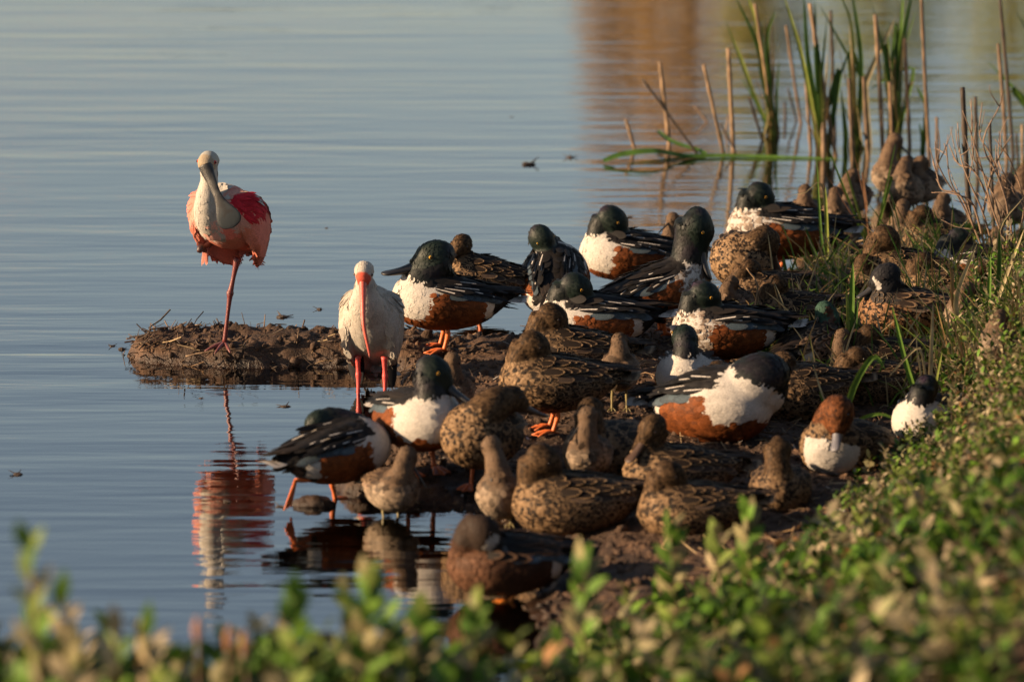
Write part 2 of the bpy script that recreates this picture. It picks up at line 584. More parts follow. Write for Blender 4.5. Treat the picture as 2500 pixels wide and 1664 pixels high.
def ground(px, py, floor=None):
    """point of the ground seen at a photo pixel"""
    h = 0.0
    for _ in range(14):
        p = at(px, py, h)
        g = hat(p.x, p.y)
        if floor is not None:
            g = max(g, floor)
        h += 0.5 * (g - h)
    p = at(px, py, h)
    return p


def build_terrain():
    xs = np.concatenate([np.linspace(-14, -3.0, 40)[:-1], np.arange(-3.0, 3.2, 0.0125), np.linspace(3.2, 14, 40)])
    ys = np.concatenate([np.linspace(-6, 5.5, 40)[:-1], np.arange(5.5, 8.0, 0.05), np.arange(8.0, 15.2, 0.0125), np.linspace(15.2, 26, 50)])
    X, Y = np.meshgrid(xs, ys)
    Z = height(X.ravel(), Y.ravel())
    V = np.stack([X.ravel(), Y.ravel(), Z], 1)
    ny, nx = X.shape
    i = np.arange(nx * ny).reshape(ny, nx)
    F = np.stack([i[:-1, :-1], i[:-1, 1:], i[1:, 1:], i[1:, :-1]], -1).reshape(-1, 4)
    o = link('ground', mesh_np('ground', V, F, None, MAT['mud']))
    o['kind'] = 'structure'
    # lake bed and the land far around it, one coarse sheet below
    s = 700.0
    V = [(-s, -s, -0.55), (s, -s, -0.55), (s, s, -0.55), (-s, s, -0.55)]
    o = link('lake_bed', mesh_np('lake_bed', V, np.array([[0, 1, 2, 3]]), None, MAT['mud']))
    o['kind'] = 'structure'
    # water sheet
    V = [(-300, -60, 0), (300, -60, 0), (300, 64, 0), (-300, 64, 0)]
    o = link('water', mesh_np('water', V, np.array([[0, 1, 2, 3]]), None, MAT['water']))
    o['kind'] = 'structure'
    # far shore
    xs = np.linspace(-300, 300, 200); ys = np.array([58, 60, 61.5, 64, 75, 120, 400, 690])
    zs = np.array([-0.3, 0.0, 0.25, 0.5, 0.8, 1.2, 2.5, 4.0])
    X, Y = np.meshgrid(xs, ys)
    Z = np.repeat(zs[:, None], len(xs), 1) + 0.1 * np.sin(X * 0.7) * (zs > 0.1)[:, None]
    Y = Y + 0.8 * np.sin(X * 0.23) + 0.5 * np.sin(X * 0.61)
    ny, nx = X.shape
    i = np.arange(nx * ny).reshape(ny, nx)
    F = np.stack([i[:-1, :-1], i[:-1, 1:], i[1:, 1:], i[1:, :-1]], -1).reshape(-1, 4)
    o = link('far_shore', mesh_np('far_shore', np.stack([X.ravel(), Y.ravel(), Z.ravel()], 1), F, None, MAT['mud']))
    o['kind'] = 'structure'


build_terrain()


# ------------------------------------------------------------------ far bank trees (seen mirrored in the water)
def make_tree(name, loc, H, W, cols, label, nleaf=5000, seed=1, base=0.12, shape=0.9, cat='tree'):
    r = np.random.default_rng(seed)
    root = empty(name, loc)
    tag(root, label, cat, 'trees on the far bank')
    g = Geo()
    V, f3, f4, *_ = tube([(0, 0, -0.3), (0.05, 0, H * 0.3), (0.0, 0.05, H * 0.65), (0.05, 0, H * 0.96)], [0.05 * H * 0.5, 0.035 * H * 0.5, 0.02 * H * 0.5, 0.006 * H * 0.5], 8, 10)
    g.add(V, f3, f4, Col=(0.1, 0.075, 0.055))
    for k in range(22):
        z = H * r.uniform(base + 0.05, 0.9); a = r.uniform(0, 6.28)
        L = W * 0.5 * (1 - (z / H - base)) * r.uniform(0.6, 1)
        V, f3, f4, *_ = tube([(0, 0, z), (math.cos(a) * L * .5, math.sin(a) * L * .5, z + L * .25), (math.cos(a) * L, math.sin(a) * L, z + L * .35)], [0.035, 0.02, 0.006], 5, 5)
        g.add(V, f3, f4, Col=(0.1, 0.075, 0.055))
    link('trunk', g.mesh('trunk', MAT['dry_stem']), root)
    # leaf clumps
    nc = 90
    z = r.uniform(base, 1.0, nc)
    rad = W * 0.5 * np.sqrt(np.clip(1 - ((z - base) / (1 - base)) ** 2 * shape, 0.02, 1)) * r.uniform(0.35, 1, nc)
    a = r.uniform(0, 2 * np.pi, nc)
    cc = np.stack([np.cos(a) * rad, np.sin(a) * rad, z * H], 1)
    ci = r.integers(0, nc, nleaf)
    p = cc[ci] + r.normal(0, 1, (nleaf, 3)) * np.array([W * 0.075, W * 0.075, H * 0.035])
    s = r.uniform(0.05, 0.14, nleaf)
    d1 = r.normal(0, 1, (nleaf, 3)); d1 /= np.linalg.norm(d1, axis=1)[:, None]
    d2 = np.cross(d1, r.normal(0, 1, (nleaf, 3))); d2 /= np.linalg.norm(d2, axis=1)[:, None]
    V = np.stack([p - d1 * s[:, None], p + d2 * s[:, None] * .5, p + d1 * s[:, None], p - d2 * s[:, None] * .5], 1).reshape(-1, 3)
    F = np.arange(nleaf * 4).reshape(-1, 4)
    cols = np.asarray(cols)
    c = cols[r.integers(0, len(cols), nleaf)] * r.uniform(0.6, 1.3, (nleaf, 1)) * (0.75 + 0.5 * r.uniform(0, 1, nc)[ci][:, None])
    link('crown', mesh_np('crown', V, F, {'Col': np.repeat(c, 4, 0)}, MAT['leaf'], False), root)


RUST = [(0.48, 0.31, 0.13), (0.38, 0.24, 0.10), (0.56, 0.38, 0.18), (0.28, 0.18, 0.09)]
OLIVE = [(0.26, 0.32, 0.08), (0.33, 0.36, 0.11), (0.18, 0.23, 0.07), (0.40, 0.36, 0.14)]
SAGE = [(0.10, 0.10, 0.06), (0.14, 0.13, 0.08)]
for i, (x, y, H, W, c, lab) in enumerate([
        (1.95, 78, 9.3, 1.9, RUST, 'rust brown tall tree on the far bank, nearer the open water'),
        (3.12, 72, 10.1, 2.5, RUST, 'rust brown broad tree on the far bank beside the olive trees'),
        (2.8, 84, 11.0, 3.1, RUST, 'rust brown tree standing behind two others on the far bank'),
        (4.1, 67, 7.6, 1.8, OLIVE + RUST[:1], 'olive and rust tree on the far bank beside the broad rust brown tree'),
        (5.75, 63.2, 7.0, 2.5, OLIVE, 'olive green rounded tree on the far bank right of the rust brown trees'),
        (7.6, 62, 7.2, 2.7, OLIVE, 'olive green tallest tree at the end of the far bank row'),
        (10.4, 62, 5.9, 3.3, OLIVE, 'olive green low wide tree on the far bank beyond the tallest olive tree')]):
    make_tree('tree', (x, y, 0.3), H, W * 1.1, c, lab, 4600, seed=20 + i)
for i, (x, H, W) in enumerate([(-34, 3.6, 6), (-26, 3.0, 6), (-18, 3.4, 6), (-11, 2.6, 5), (-5, 2.9, 5), (-0.5, 2.4, 4), (16, 4.6, 5), (22, 5.0, 6), (30, 4.4, 6)]):
    make_tree('bush', (x, 67 + (i % 3), 0.3), H, W, SAGE, ['grey green bush in the far bank hedge, %s' % t for t in (
        'at its far end', 'second from its far end', 'third from its far end', 'fourth from its far end', 'near the open water', 'beside the rust brown trees',
        'beyond the low wide olive tree', 'second beyond the low wide olive tree', 'last beyond the low wide olive tree')][i], 2500, seed=60 + i, base=0.02, cat='bush')


# ------------------------------------------------------------------ birds
def unit(v):
    v = np.asarray(v, float)
    return v / (np.linalg.norm(v) + 1e-12)


def remesh(parts, voxel, iters=5):
    """union of closed shells grown into one continuous skin"""
    V = []; F3 = []; F4 = []; n = 0
    for v, f3, f4 in parts:
        V.append(v); F3.append(f3 + n); F4.append(f4 + n); n += len(v)
    me = mesh_np('shell', np.concatenate(V), [np.concatenate(F3), np.concatenate(F4)])
    o = bpy.data.objects.new('shell', me)
    COL.objects.link(o)
    m = o.modifiers.new('r', 'REMESH'); m.mode = 'VOXEL'; m.voxel_size = voxel
    s = o.modifiers.new('s', 'SMOOTH'); s.factor = 0.5; s.iterations = iters
    dg = bpy.context.evaluated_depsgraph_get()
    res = bpy.data.meshes.new_from_object(o.evaluated_get(dg))
    bpy.data.objects.remove(o)
    bpy.data.meshes.remove(me)
    for a in list(res.attributes):
        if a.name not in ('position', '.edge_verts', '.corner_vert', '.corner_edge', 'sharp_face', 'material_index'):
            try: res.attributes.remove(a)
            except Exception: pass
    res.polygons.foreach_set('use_smooth', np.ones(len(res.polygons), bool))
    return res


def mesh_co(me):
    n = len(me.vertices)
    P = np.empty(n * 3, np.float32); me.vertices.foreach_get('co', P)
    Nn = np.empty(n * 3, np.float32); me.vertices.foreach_get('normal', Nn)
    return P.reshape(-1, 3).astype(float), Nn.reshape(-1, 3).astype(float)


def nearest_tube(P, tubes):
    """tubes: list of (C, R). returns tube id, t along it, tangent"""
    best = np.full(len(P), 1e9); tid = np.zeros(len(P), int); tt = np.zeros(len(P)); tan = np.zeros((len(P), 3))
    for k, (C, R) in enumerate(tubes):
        T = np.gradient(C, axis=0); T /= np.linalg.norm(T, axis=1)[:, None] + 1e-12
        r = R.mean(1) + 0.004
        D = np.linalg.norm(P[:, None] - C[None], axis=2) / r[None]
        i = D.argmin(1); d = D[np.arange(len(P)), i]
        b = d < best
        best[b] = d[b]; tid[b] = k; tt[b] = i[b] / (len(C) - 1); tan[b] = T[i[b]]
    return tid, tt, tan


def feathers(g, base, d, nrm, L, W, col, edge, ew, lift=0.004, bend=0.0, big=False, soft=False, relief=1.0):
    """flat feather blades with rounded tips, many at once"""
    base = np.asarray(base, float); n = len(base)
    if n == 0: return
    d = np.asarray(d, float); nrm = np.asarray(nrm, float)
    d = d - nrm * (d * nrm).sum(1)[:, None]
    d /= np.linalg.norm(d, axis=1)[:, None] + 1e-9
    s = np.cross(nrm, d)
    if big:
        v = np.array([0, .2, .45, .7, .88, 1.0]); wp = np.array([.45, .85, 1, .92, .62, .12]); us = np.array([-1, 0, 1.0])
    else:
        v = np.array([0, .5, .84, 1.0]); wp = np.array([.6, 1, .78, .2]); us = np.array([-1, 1.0])
    L = np.broadcast_to(L, n); W = np.broadcast_to(W, n); lift = np.broadcast_to(lift, n); bend = np.broadcast_to(bend, n)
    nv, nu = len(v), len(us)
    P = (base[:, None, None] + d[:, None, None] * (L[:, None] * v)[:, :, None, None]
         + s[:, None, None] * ((W * .5)[:, None, None] * wp[None, :, None] * us[None, None])[..., None]
         + nrm[:, None, None] * ((lift[:, None] * v - bend[:, None] * v * v + (0.0004 if soft else -0.0015))[:, :, None] - ((.05 if soft else .10) * W)[:, None, None] * (us ** 2)[None, None] * wp[None, :, None])[..., None])
    P = P.reshape(-1, 3)
    i = np.arange(nv * nu).reshape(nv, nu)
    q = np.stack([i[:-1, :-1], i[1:, :-1], i[1:, 1:], i[:-1, 1:]], -1).reshape(-1, 4)
    F = (q[None] + (np.arange(n) * nv * nu)[:, None, None]).reshape(-1, 4)
    k = nv * nu
    ewb = np.broadcast_to(ew, n)
    fuv = np.empty((n, nv, nu, 3))
    fuv[..., 0] = us[None, None]; fuv[..., 1] = v[None, :, None]; fuv[..., 2] = ewb[:, None, None]
    ex = {}
    if soft:
        rl = np.broadcast_to(relief, n)[:, None]
        rt = RNG.normal(0, .13, (n, 3)) * rl
        nn = (nrm + rt)[:, None, None] + (d * rl)[:, None, None] * (.75 * (v - .62))[None, :, None, None] + (s * rl)[:, None, None] * (.30 * us)[None, None, :, None]
        nn = nn.reshape(-1, 3)
        ex = {'nor': nn / np.linalg.norm(nn, axis=1)[:, None]}
    g.add(P, None, F, **ex, Col=np.repeat(np.broadcast_to(col, (n, np.shape(col)[-1])), k, 0), Edge=np.repeat(np.broadcast_to(edge, (n, 3)), k, 0), fuv=fuv.reshape(-1, 3))


WHITE = np.array((0.50, 0.465, 0.42)); CHEST = np.array((0.17, 0.050, 0.013)); BLACK = np.array((0.010, 0.009, 0.009))
BLUEGREY = np.array((0.13, 0.18, 0.22))
FEM = np.array((0.115, 0.070, 0.037)); FEMD = np.array((0.014, 0.009, 0.006)); BUFF = np.array((0.27, 0.175, 0.097))


def lerp(a, b, t):
    t = np.asarray(t)[:, None]
    return np.asarray(a) * (1 - t) + np.asarray(b) * t


class Bird:
    pass


def plumage_fn(kind, mottle=0.0):
    """returns f(P, tid, t, nz) -> col, edge, edgew, featherlen   (tid 0 body, 1 neck, 2 head)"""
    def f(P, tid, t, rng):
        n = len(P)
        x, y, z = P[:, 0], P[:, 1], P[:, 2]
        nz = fbm(P * 45, 3); nz2 = fbm(P * 20 + 9, 3)
        col = np.zeros((n, 3)); edge = np.zeros((n, 3)); ew = np.full(n, 2.0); fl = np.full(n, 0.020)
        body = tid == 0; neck = tid == 1; head = tid == 2
        if kind == 'shoveler':
            back = (z > 0.046 + 0.012 * nz2) & (x < 0.085)
            band = (z > 0.030 + 0.01 * nz2) & (z <= 0.05) & (x > 0.0)
            br = (x > 0.060 + 0.014 * nz + 0.3 * np.maximum(-z - 0.02, 0)) & (z > -.048 + .012 * nz)
            if mottle:
                mt = rng.uniform(0, 1, n) < mottle
            else:
                mt = np.zeros(n, bool)
            hip = (x < -0.085 + 0.006 * nz) & (x > -0.128 + 0.006 * nz) & (z > -0.035) & (z < 0.03)
            tailc = (x < -0.120) | ((x < -0.09) & (z < -0.03))
            col[:] = CHEST * rng.uniform(.55, 1.2, (n, 1))
            col[tailc] = BLACK
            col[band | br] = WHITE
            fl[band | br] = .015
            mw = (band | br) & mt
            col[mw] = np.where(rng.uniform(0, 1, (mw.sum(), 1)) < .5, np.array((.15, .11, .085)), np.array((.30, .24, .19)))
            col[hip] = WHITE
            col[back] = BLACK * 1.6
            edge[:] = col * 1.25
            fl[head] = 0.009
            dark = lerp((0.006, 0.014, 0.010), (0.050, 0.016, 0.052), np.clip(0.95 - 2.4 * t, 0, 1) * smooth(-.3, .6, nz2))  # purple sheen of the nape put into the head colour
            col[head] = dark[head]; edge[head] = dark[head] * 1.3
            nk = neck & (t > 0.20 + 0.1 * nz)
            nkd = lerp((0.005, 0.008, 0.007), (0.013, 0.008, 0.014), smooth(-0.1, .7, nz2))  # fainter purple sheen mixed into the neck colour
            col[nk] = nkd[nk]; edge[nk] = nkd[nk]
            wn = neck & ~nk
            col[wn] = WHITE; edge[wn] = WHITE
            fl[neck] = 0.012
        elif kind in ('female', 'teal_female', 'wigeon'):
            k = 1.0 if kind == 'female' else 0.8
            hen_brown = FEM * k  # base brown of the mottled plumage
            col[:] = lerp(FEMD, FEM * 0.30, rng.uniform(0, 1, n))
            edge[:] = lerp(FEM * 1.25, BUFF * 1.1, rng.uniform(0, 1, n)) * k
            ew[:] = 0.66
            fl[:] = np.where(x > 0.05, 0.015, 0.024)
            dk = rng.uniform(0, 1, n) < np.where(x > .05, .36, .46)
            tanc = lerp(FEM * 1.3, BUFF * 1.05, rng.uniform(0, 1, n)) * k
            col[:] = np.where(dk[:, None], FEMD * 1.3, tanc); edge[:] = np.where(dk[:, None], FEM * .7, tanc * 1.1); ew[:] = np.where(dk, .95, 2.0)
            fl[:] = np.where(x > 0.05, 0.012, 0.017)
            flank = body & (x < .055) & (z > -.045) & (rng.uniform(0, 1, n) < .8)
            col[flank] = FEMD * 1.4; edge[flank] = tanc[flank] * 1.1; ew[flank] = .74; fl[flank] = .025
            up = (z > 0.02) & body & (x < .085)
            col[up] = FEMD * 0.9; edge[up] = BUFF * 1.0; ew[up] = 0.80; fl[up] = 0.028
            hn = head | (neck & (t > 0.3))
            hc = np.array((0.090, 0.054, 0.028)) * (1.0 if kind != 'wigeon' else 1.0)
            if kind == 'wigeon': hc = np.array((0.13, 0.046, 0.016))
            hv = rng.choice([.35, .8, 1.25], (hn.sum(), 1)); col[hn] = hc * hv; edge[hn] = hc * hv * 1.15; ew[hn] = 2.0; fl[hn] = 0.008
            top = head & (z > np.max(z[head]) - 0.02 if head.any() else False)
            col[top] *= 0.7; edge[top] *= 0.75
            if kind == 'wigeon':
                w_ = body & (x > 0.075) & (z < 0.015) & (y > -.04); col[w_] = WHITE * 0.95; edge[w_] = WHITE; ew[w_] = 2
        elif kind in ('blue_teal', 'green_teal'):
            tan_ = np.array((0.24, 0.13, 0.065)) if kind == 'blue_teal' else np.array((0.2, 0.13, 0.085))
            sp = rng.uniform(0, 1, n) < .42
            col[:] = np.where(sp[:, None], FEMD * 0.6, tan_ * rng.uniform(0.8, 1.15, (n, 1)))
            edge[:] = np.where(sp[:, None], tan_ * .6, tan_ * 1.1); ew[:] = np.where(sp, 1.0, 2.0)
            fl[:] = 0.010
            up = body & (z > 0.042); col[up] = BLACK * 2.2; edge[up] = (0.10, 0.07, 0.045); ew[up] = 0.75; fl[up] = 0.03
            hip = body & (x < -0.095) & (x > -0.128) & (z > -0.03) & (z < 0.035); col[hip] = WHITE; edge[hip] = WHITE
            ta = body & (x <= -0.128); col[ta] = BLACK; edge[ta] = BLACK
            hn = head | (neck & (t > 0.3))
            if kind == 'blue_teal':
                hc = np.array((0.018, 0.018, 0.021))
                col[hn] = hc; edge[hn] = hc * 1.3; fl[hn] = 0.008
                cr = head & (t > 0.60) & (t < 0.69) & (np.abs(y - y[head].mean()) > .015); col[cr] = WHITE * 0.95; edge[cr] = WHITE * 0.95
                ht = head & (t >= 0.74); col[ht] = BLACK; edge[ht] = BLACK
            else:
                hc = np.array((0.055, 0.026, 0.015))
                gr = np.array((0.035, 0.075, 0.055))
                col[hn] = hc; edge[hn] = hc * 1.2; fl[hn] = 0.008
                gp = hn & (nz2 > -0.25) & ((head & (t < 0.6)) | neck)
                col[gp] = gr; edge[gp] = gr * 1.5
        elif kind == 'cinnamon':
            cb = np.array((0.060, 0.027, 0.014))
            col[:] = cb * 0.8 * rng.uniform(0.7, 1.1, (n, 1)); edge[:] = cb; fl[:] = 0.018
            fr = body & (x > 0.06); col[fr] = np.array((0.12, 0.058, 0.032)) * rng.uniform(.7, 1.1, (fr.sum(), 1)); edge[fr] = (0.13, 0.065, 0.036)
            up = body & (z > 0.040) & (x < 0.05); col[up] = BLACK * 2; edge[up] = BLACK * 3; fl[up] = 0.03
            hip = body & (x < -0.085) & (x > -0.128) & (z > -0.03) & (z < 0.035); col[hip] = WHITE; edge[hip] = WHITE
            ta = body & (x <= -0.125); col[ta] = BLACK; edge[ta] = BLACK
            hn = head | (neck & (t > 0.4)); col[hn] = (0.036, 0.024, 0.018); edge[hn] = (0.045, 0.030, 0.022); fl[hn] = 0.008
            cr = head & (t > 0.56) & (t < 0.70) & (np.abs(y - y[head].mean()) > .016); col[cr] = WHITE * 0.9; edge[cr] = WHITE * 0.9
            ht = head & (t >= 0.70); col[ht] = BLACK * 2; edge[ht] = BLACK * 2
        elif kind in ('dowitcher', 'pale_dowitcher'):
            up = smooth(-0.02, 0.05, z)
            gb = np.array((0.125, 0.082, 0.052)); wh = np.array((0.36, 0.285, 0.21))
            if kind == 'pale_dowitcher': gb = gb * 1.12; wh = wh * 1.1
            c = lerp(wh, gb, np.clip(up + 0.15 + 0.2 * nz + 0.4 * (x > 0.07), 0, 1))
            fk = rng.choice([.38, .8, 1.1], n, p=[.22, .4, .38])[:, None]
            col[:] = c * fk; edge[:] = c * (fk * .5 + .6); ew[:] = 0.95
            fl[:] = 0.020
            bk = body & (z > 0.030) & (x < 0.05); col[bk] = gb * 0.35; edge[bk] = gb * 1.35; ew[bk] = 0.9; fl[bk] = 0.030
            hn = head | neck; hc = gb * 1.02
            col[hn] = hc * rng.uniform(0.75, 1.0, (hn.sum(), 1)); edge[hn] = hc * 1.1; fl[hn] = 0.009
        return col, edge, ew, fl
    return f


DUCK_RINGS = [(-.188, .034, .010, .007), (-.162, .028, .032, .020), (-.125, .018, .057, .042), (-.08, .008, .078, .060),
              (-.02, .0, .090, .073), (.04, -.002, .090, .076), (.09, .0, .076, .070), (.125, .004, .054, .053), (.150, .008, .022, .024)]
FAT_RINGS = [(-.180, .040, .012, .008), (-.150, .032, .036, .024), (-.115, .020, .064, .050), (-.07, .006, .092, .075),
             (-.01, .0, .106, .092), (.05, -.002, .106, .096), (.10, .0, .090, .086), (.138, .004, .062, .062), (.160, .008, .024, .028)]


MID_RINGS = [(a[0], (a[1] + b[1]) / 2, a[2] * .3 + b[2] * .66, a[3] * .93 + b[3] * .10) for a, b in zip(DUCK_RINGS, FAT_RINGS)]


def sphere(c, r, n=8):
    V, f3, f4, *_ = tube([(c[0], c[1], c[2] - r), (c[0], c[1], c[2] - .7 * r), (c[0], c[1], c[2]), (c[0], c[1], c[2] + .7 * r), (c[0], c[1], c[2] + r)],
                         [1e-4, .71 * r, r, .71 * r, 1e-4], n, 7, up=(0, 1, 0))
    return V, f3, f4


def bill_loft(base, d, up, secs, curve=0.0):
    """secs: (dist, halfwidth, halfheight); curve bends the bill downwards"""
    d = unit(d); up = unit(np.asarray(up) - d * np.dot(up, d))
    P = [base + d * s - up * curve * s * s for s, w, h in secs]
    return tube(P, [(w, h) for s, w, h in secs], 10, 12, up=up)


def foot_geo(g, ank, fwd, L, col, web=True, spread=0.5):
    """webbed foot with three front toes and a hind toe, flat on the ground"""
    fwd = unit((fwd[0], fwd[1], 0)); sd = np.array([-fwd[1], fwd[0], 0])
    tips = []
    for a in (-spread, 0.0, spread):
        dr = fwd * math.cos(a) + sd * math.sin(a)
        l = L * (1.0 if a == 0 else 0.86)
        tip = ank + dr * l + np.array([0, 0, -ank[2] + 0.004])
        mid = ank + dr * l * .45 + np.array([0, 0, -ank[2] * 0.55 + 0.007])
        V, f3, f4, *_ = tube([ank, mid, tip], [L * .085, L * .075, L * .03], 6, 5)
        g.add(V, f3, f4, Col=col)
        tips.append((mid, tip))
    back = ank - fwd * L * .28 + np.array([0, 0, -ank[2] + 0.006])
    V, f3, f4, *_ = tube([ank, back], [L * .06, L * .025], 5, 3)
    g.add(V, f3, f4, Col=col)
    if web:
        for (m0, t0), (m1, t1) in ((tips[0], tips[1]), (tips[1], tips[2])):
            mid = (t0 + t1) / 2 * 0.86 + ank * 0.14; mid[2] = min(t0[2], t1[2])
            up = np.array([0, 0, 0.0012])
            V = np.array([ank, m0, t0, mid, t1, m1]); V2 = np.concatenate([V + up, V - up])
            F3 = [(0, 1, 5), (1, 2, 3), (1, 3, 5), (5, 3, 4)]
            F3b = [(a + 6, c + 6, b + 6) for a, b, c in F3]
            F4 = [(i, (i + 1) % 6, (i + 1) % 6 + 6, i + 6) for i in range(6)]
            g.add(V2, F3 + F3b, F4, Col=np.asarray(col) * 0.9)


def mcol(cv):
    return np.asarray(cv, float)


def add_leg(root, hip, ankle, r, L, col, fwd=(1, 0, 0), web=True, knee=0.012, footflat=True, ground_z=0.0):
    """leg (tibia and tarsus) with its foot as a sub-part; all in the root's frame"""
    hip = np.asarray(hip, float); ankle = np.asarray(ankle, float)
    mid = (hip + ankle) / 2 - np.asarray(fwd) * knee
    g = Geo()
    V, f3, f4, *_ = tube([hip, (hip + mid) / 2 - np.asarray(fwd) * knee * .2, mid, (mid + ankle) / 2, ankle], [r * 1.25, r * 1.0, r * 1.3, r * .95, r * 1.15], 8, 14)
    g.add(V, f3, f4, Col=col)
    lo = link('leg', g.mesh('leg', MAT['horn']), root)
    g = Geo()
    a = ankle.copy(); a[2] -= ground_z
    g2 = Geo()
    foot_geo(g2, a, fwd, L, col, web)
    for k, v in enumerate(g2.V):
        g2.V[k] = v + np.array([0, 0, ground_z])
    link('foot', g2.mesh('foot', MAT['horn']), lo)
    return lo


def build_body(tubes_in, kind_fn, voxel, rng, root, M, nfeat, wobble=0.001, kind_gloss=False):
    shells = []; tubes = []
    for P, R in tubes_in:
        V, f3, f4, C, RR = tube(P, R, 18, 26)
        shells.append((V, f3, f4)); tubes.append((C, RR))
    me = remesh(shells, voxel)
    P, Nn = mesh_co(me)
    off = wobble * fbm(P * 55 + rng.uniform(0, 50), 3)
    P = P + Nn * off[:, None]
    me.vertices.foreach_set('co', P.astype(np.float32).ravel())
    tid, t, tan = nearest_tube(P, tubes)
    res = kind_fn(P, tid, t, rng)
    col, edge, ew, fl = res[:4]
    fw = res[4] if len(res) > 4 else np.full(len(P), .74)
    lum = col.mean(1)
    gloss = ((tid >= 1) & (tid <= 2) & (lum < .05)) * (0.40 if kind_gloss else 0.0)
    put_attrs(me, {'Col': np.where((ew < 1)[:, None], col * .6 + edge * .4, col) if not kind_gloss else np.concatenate([np.where((ew < 1)[:, None], col * .6 + edge * .4, col), gloss[:, None]], 1)})
    me.materials.clear(); me.materials.append(MAT['plumage'])
    link('body', me, root, M)
    # contour feathers over the skin
    n = min(nfeat, len(P))
    idx = rng.choice(len(P), n, replace=False)
    idx = idx[fl[idx] > .0055]; n = len(idx)
    flow = -tan[idx]
    b0 = tid[idx] == 0
    flow[b0] = np.where(flow[b0][:, :1] > 0, -flow[b0], flow[b0])
    flow = flow + rng.normal(0, 0.16, (n, 3))
    g = Geo()
    L = fl[idx] * rng.uniform(0.8, 1.25, n)
    li = lum[idx]
    relief = np.where(li > .28, .10, np.where((tid[idx] >= 1) & (tid[idx] <= 2), .25, .42))
    vary = np.where(li > .28, .35, 1.0)[:, None]
    c4 = col[idx] * (1 + rng.uniform(-.22, .12, (n, 1)) * vary)
    c4 = np.concatenate([c4, gloss[idx][:, None]], 1)
    feathers(g, P[idx], flow, Nn[idx], L, L * fw[idx] * rng.uniform(0.85, 1.15, n), c4, edge[idx] * rng.uniform(0.85, 1.1, (n, 1)), ew[idx], lift=np.minimum(L, .022) * rng.uniform(0.03, 0.12, n) * np.where(lum[idx] > .28, .05, 1.0), bend=L * L * 3.5, soft=True, relief=relief)
    fo = link('contour_feathers', g.mesh('contour_feathers', MAT['feather']), root, M)
    fo['kind'] = 'stuff'
    return P, Nn, tid, t


def near(P, Nn, mask, q):
    d = ((P - q) ** 2).sum(1)
    d = np.where(mask, d, 1e9)
    i = d.argmin()
    return P[i], Nn[i]


WINGSPEC = {
    # (scapular centre, edge, edge width), (tertial ...), (primary ...), (covert ...), tail(centre, edge)
    'shoveler': [((.50, .46, .42), (.008, .008, .009), .20), ((.012, .011, .011), (.016, .014, .013), .5), ((.018, .014, .012), (.035, .026, .02), .7), ((.060, .085, .105), (.05, .065, .08), .6), ((.10, .08, .065), (.5, .46, .42), .45)],
    'female': [((.014, .009, .006), (.27, .175, .095), .82), ((.018, .011, .008), (.19, .125, .068), .86), ((.035, .024, .017), (.09, .06, .04), .8), ((.06, .042, .032), (.2, .135, .08), .75), ((.05, .03, .018), (.26, .18, .11), .6)],
    'dowitcher': [((.038, .024, .016), (.17, .11, .066), .68), ((.034, .022, .015), (.16, .105, .065), .74), ((.04, .028, .02), (.1, .07, .05), .8), ((.11, .075, .052), (.3, .21, .15), .6), ((.1, .075, .055), (.45, .38, .3), .5)],
    'teal': [((.03, .02, .015), (.22, .14, .08), .55), ((.02, .016, .013), (.13, .085, .055), .66), ((.025, .018, .014), (.05, .035, .025), .8), ((.10, .075, .055), (.2, .14, .1), .6), ((.03, .022, .016), (.12, .09, .065), .7)],
    'cinnamon': [((.016, .013, .011), (.09, .05, .03), .55), ((.012, .01, .009), (.06, .035, .024), .7), ((.014, .011, .01), (.03, .02, .016), .8), ((.08, .11, .14), (.07, .09, .11), .6), ((.014, .011, .01), (.03, .02, .016), .7)],
}
SPECMAP = {'shoveler': 'shoveler', 'female': 'female', 'teal_female': 'female', 'wigeon': 'female', 'dowitcher': 'dowitcher', 'pale_dowitcher': 'dowitcher',
           'blue_teal': 'teal', 'green_teal': 'teal', 'cinnamon': 'cinnamon'}


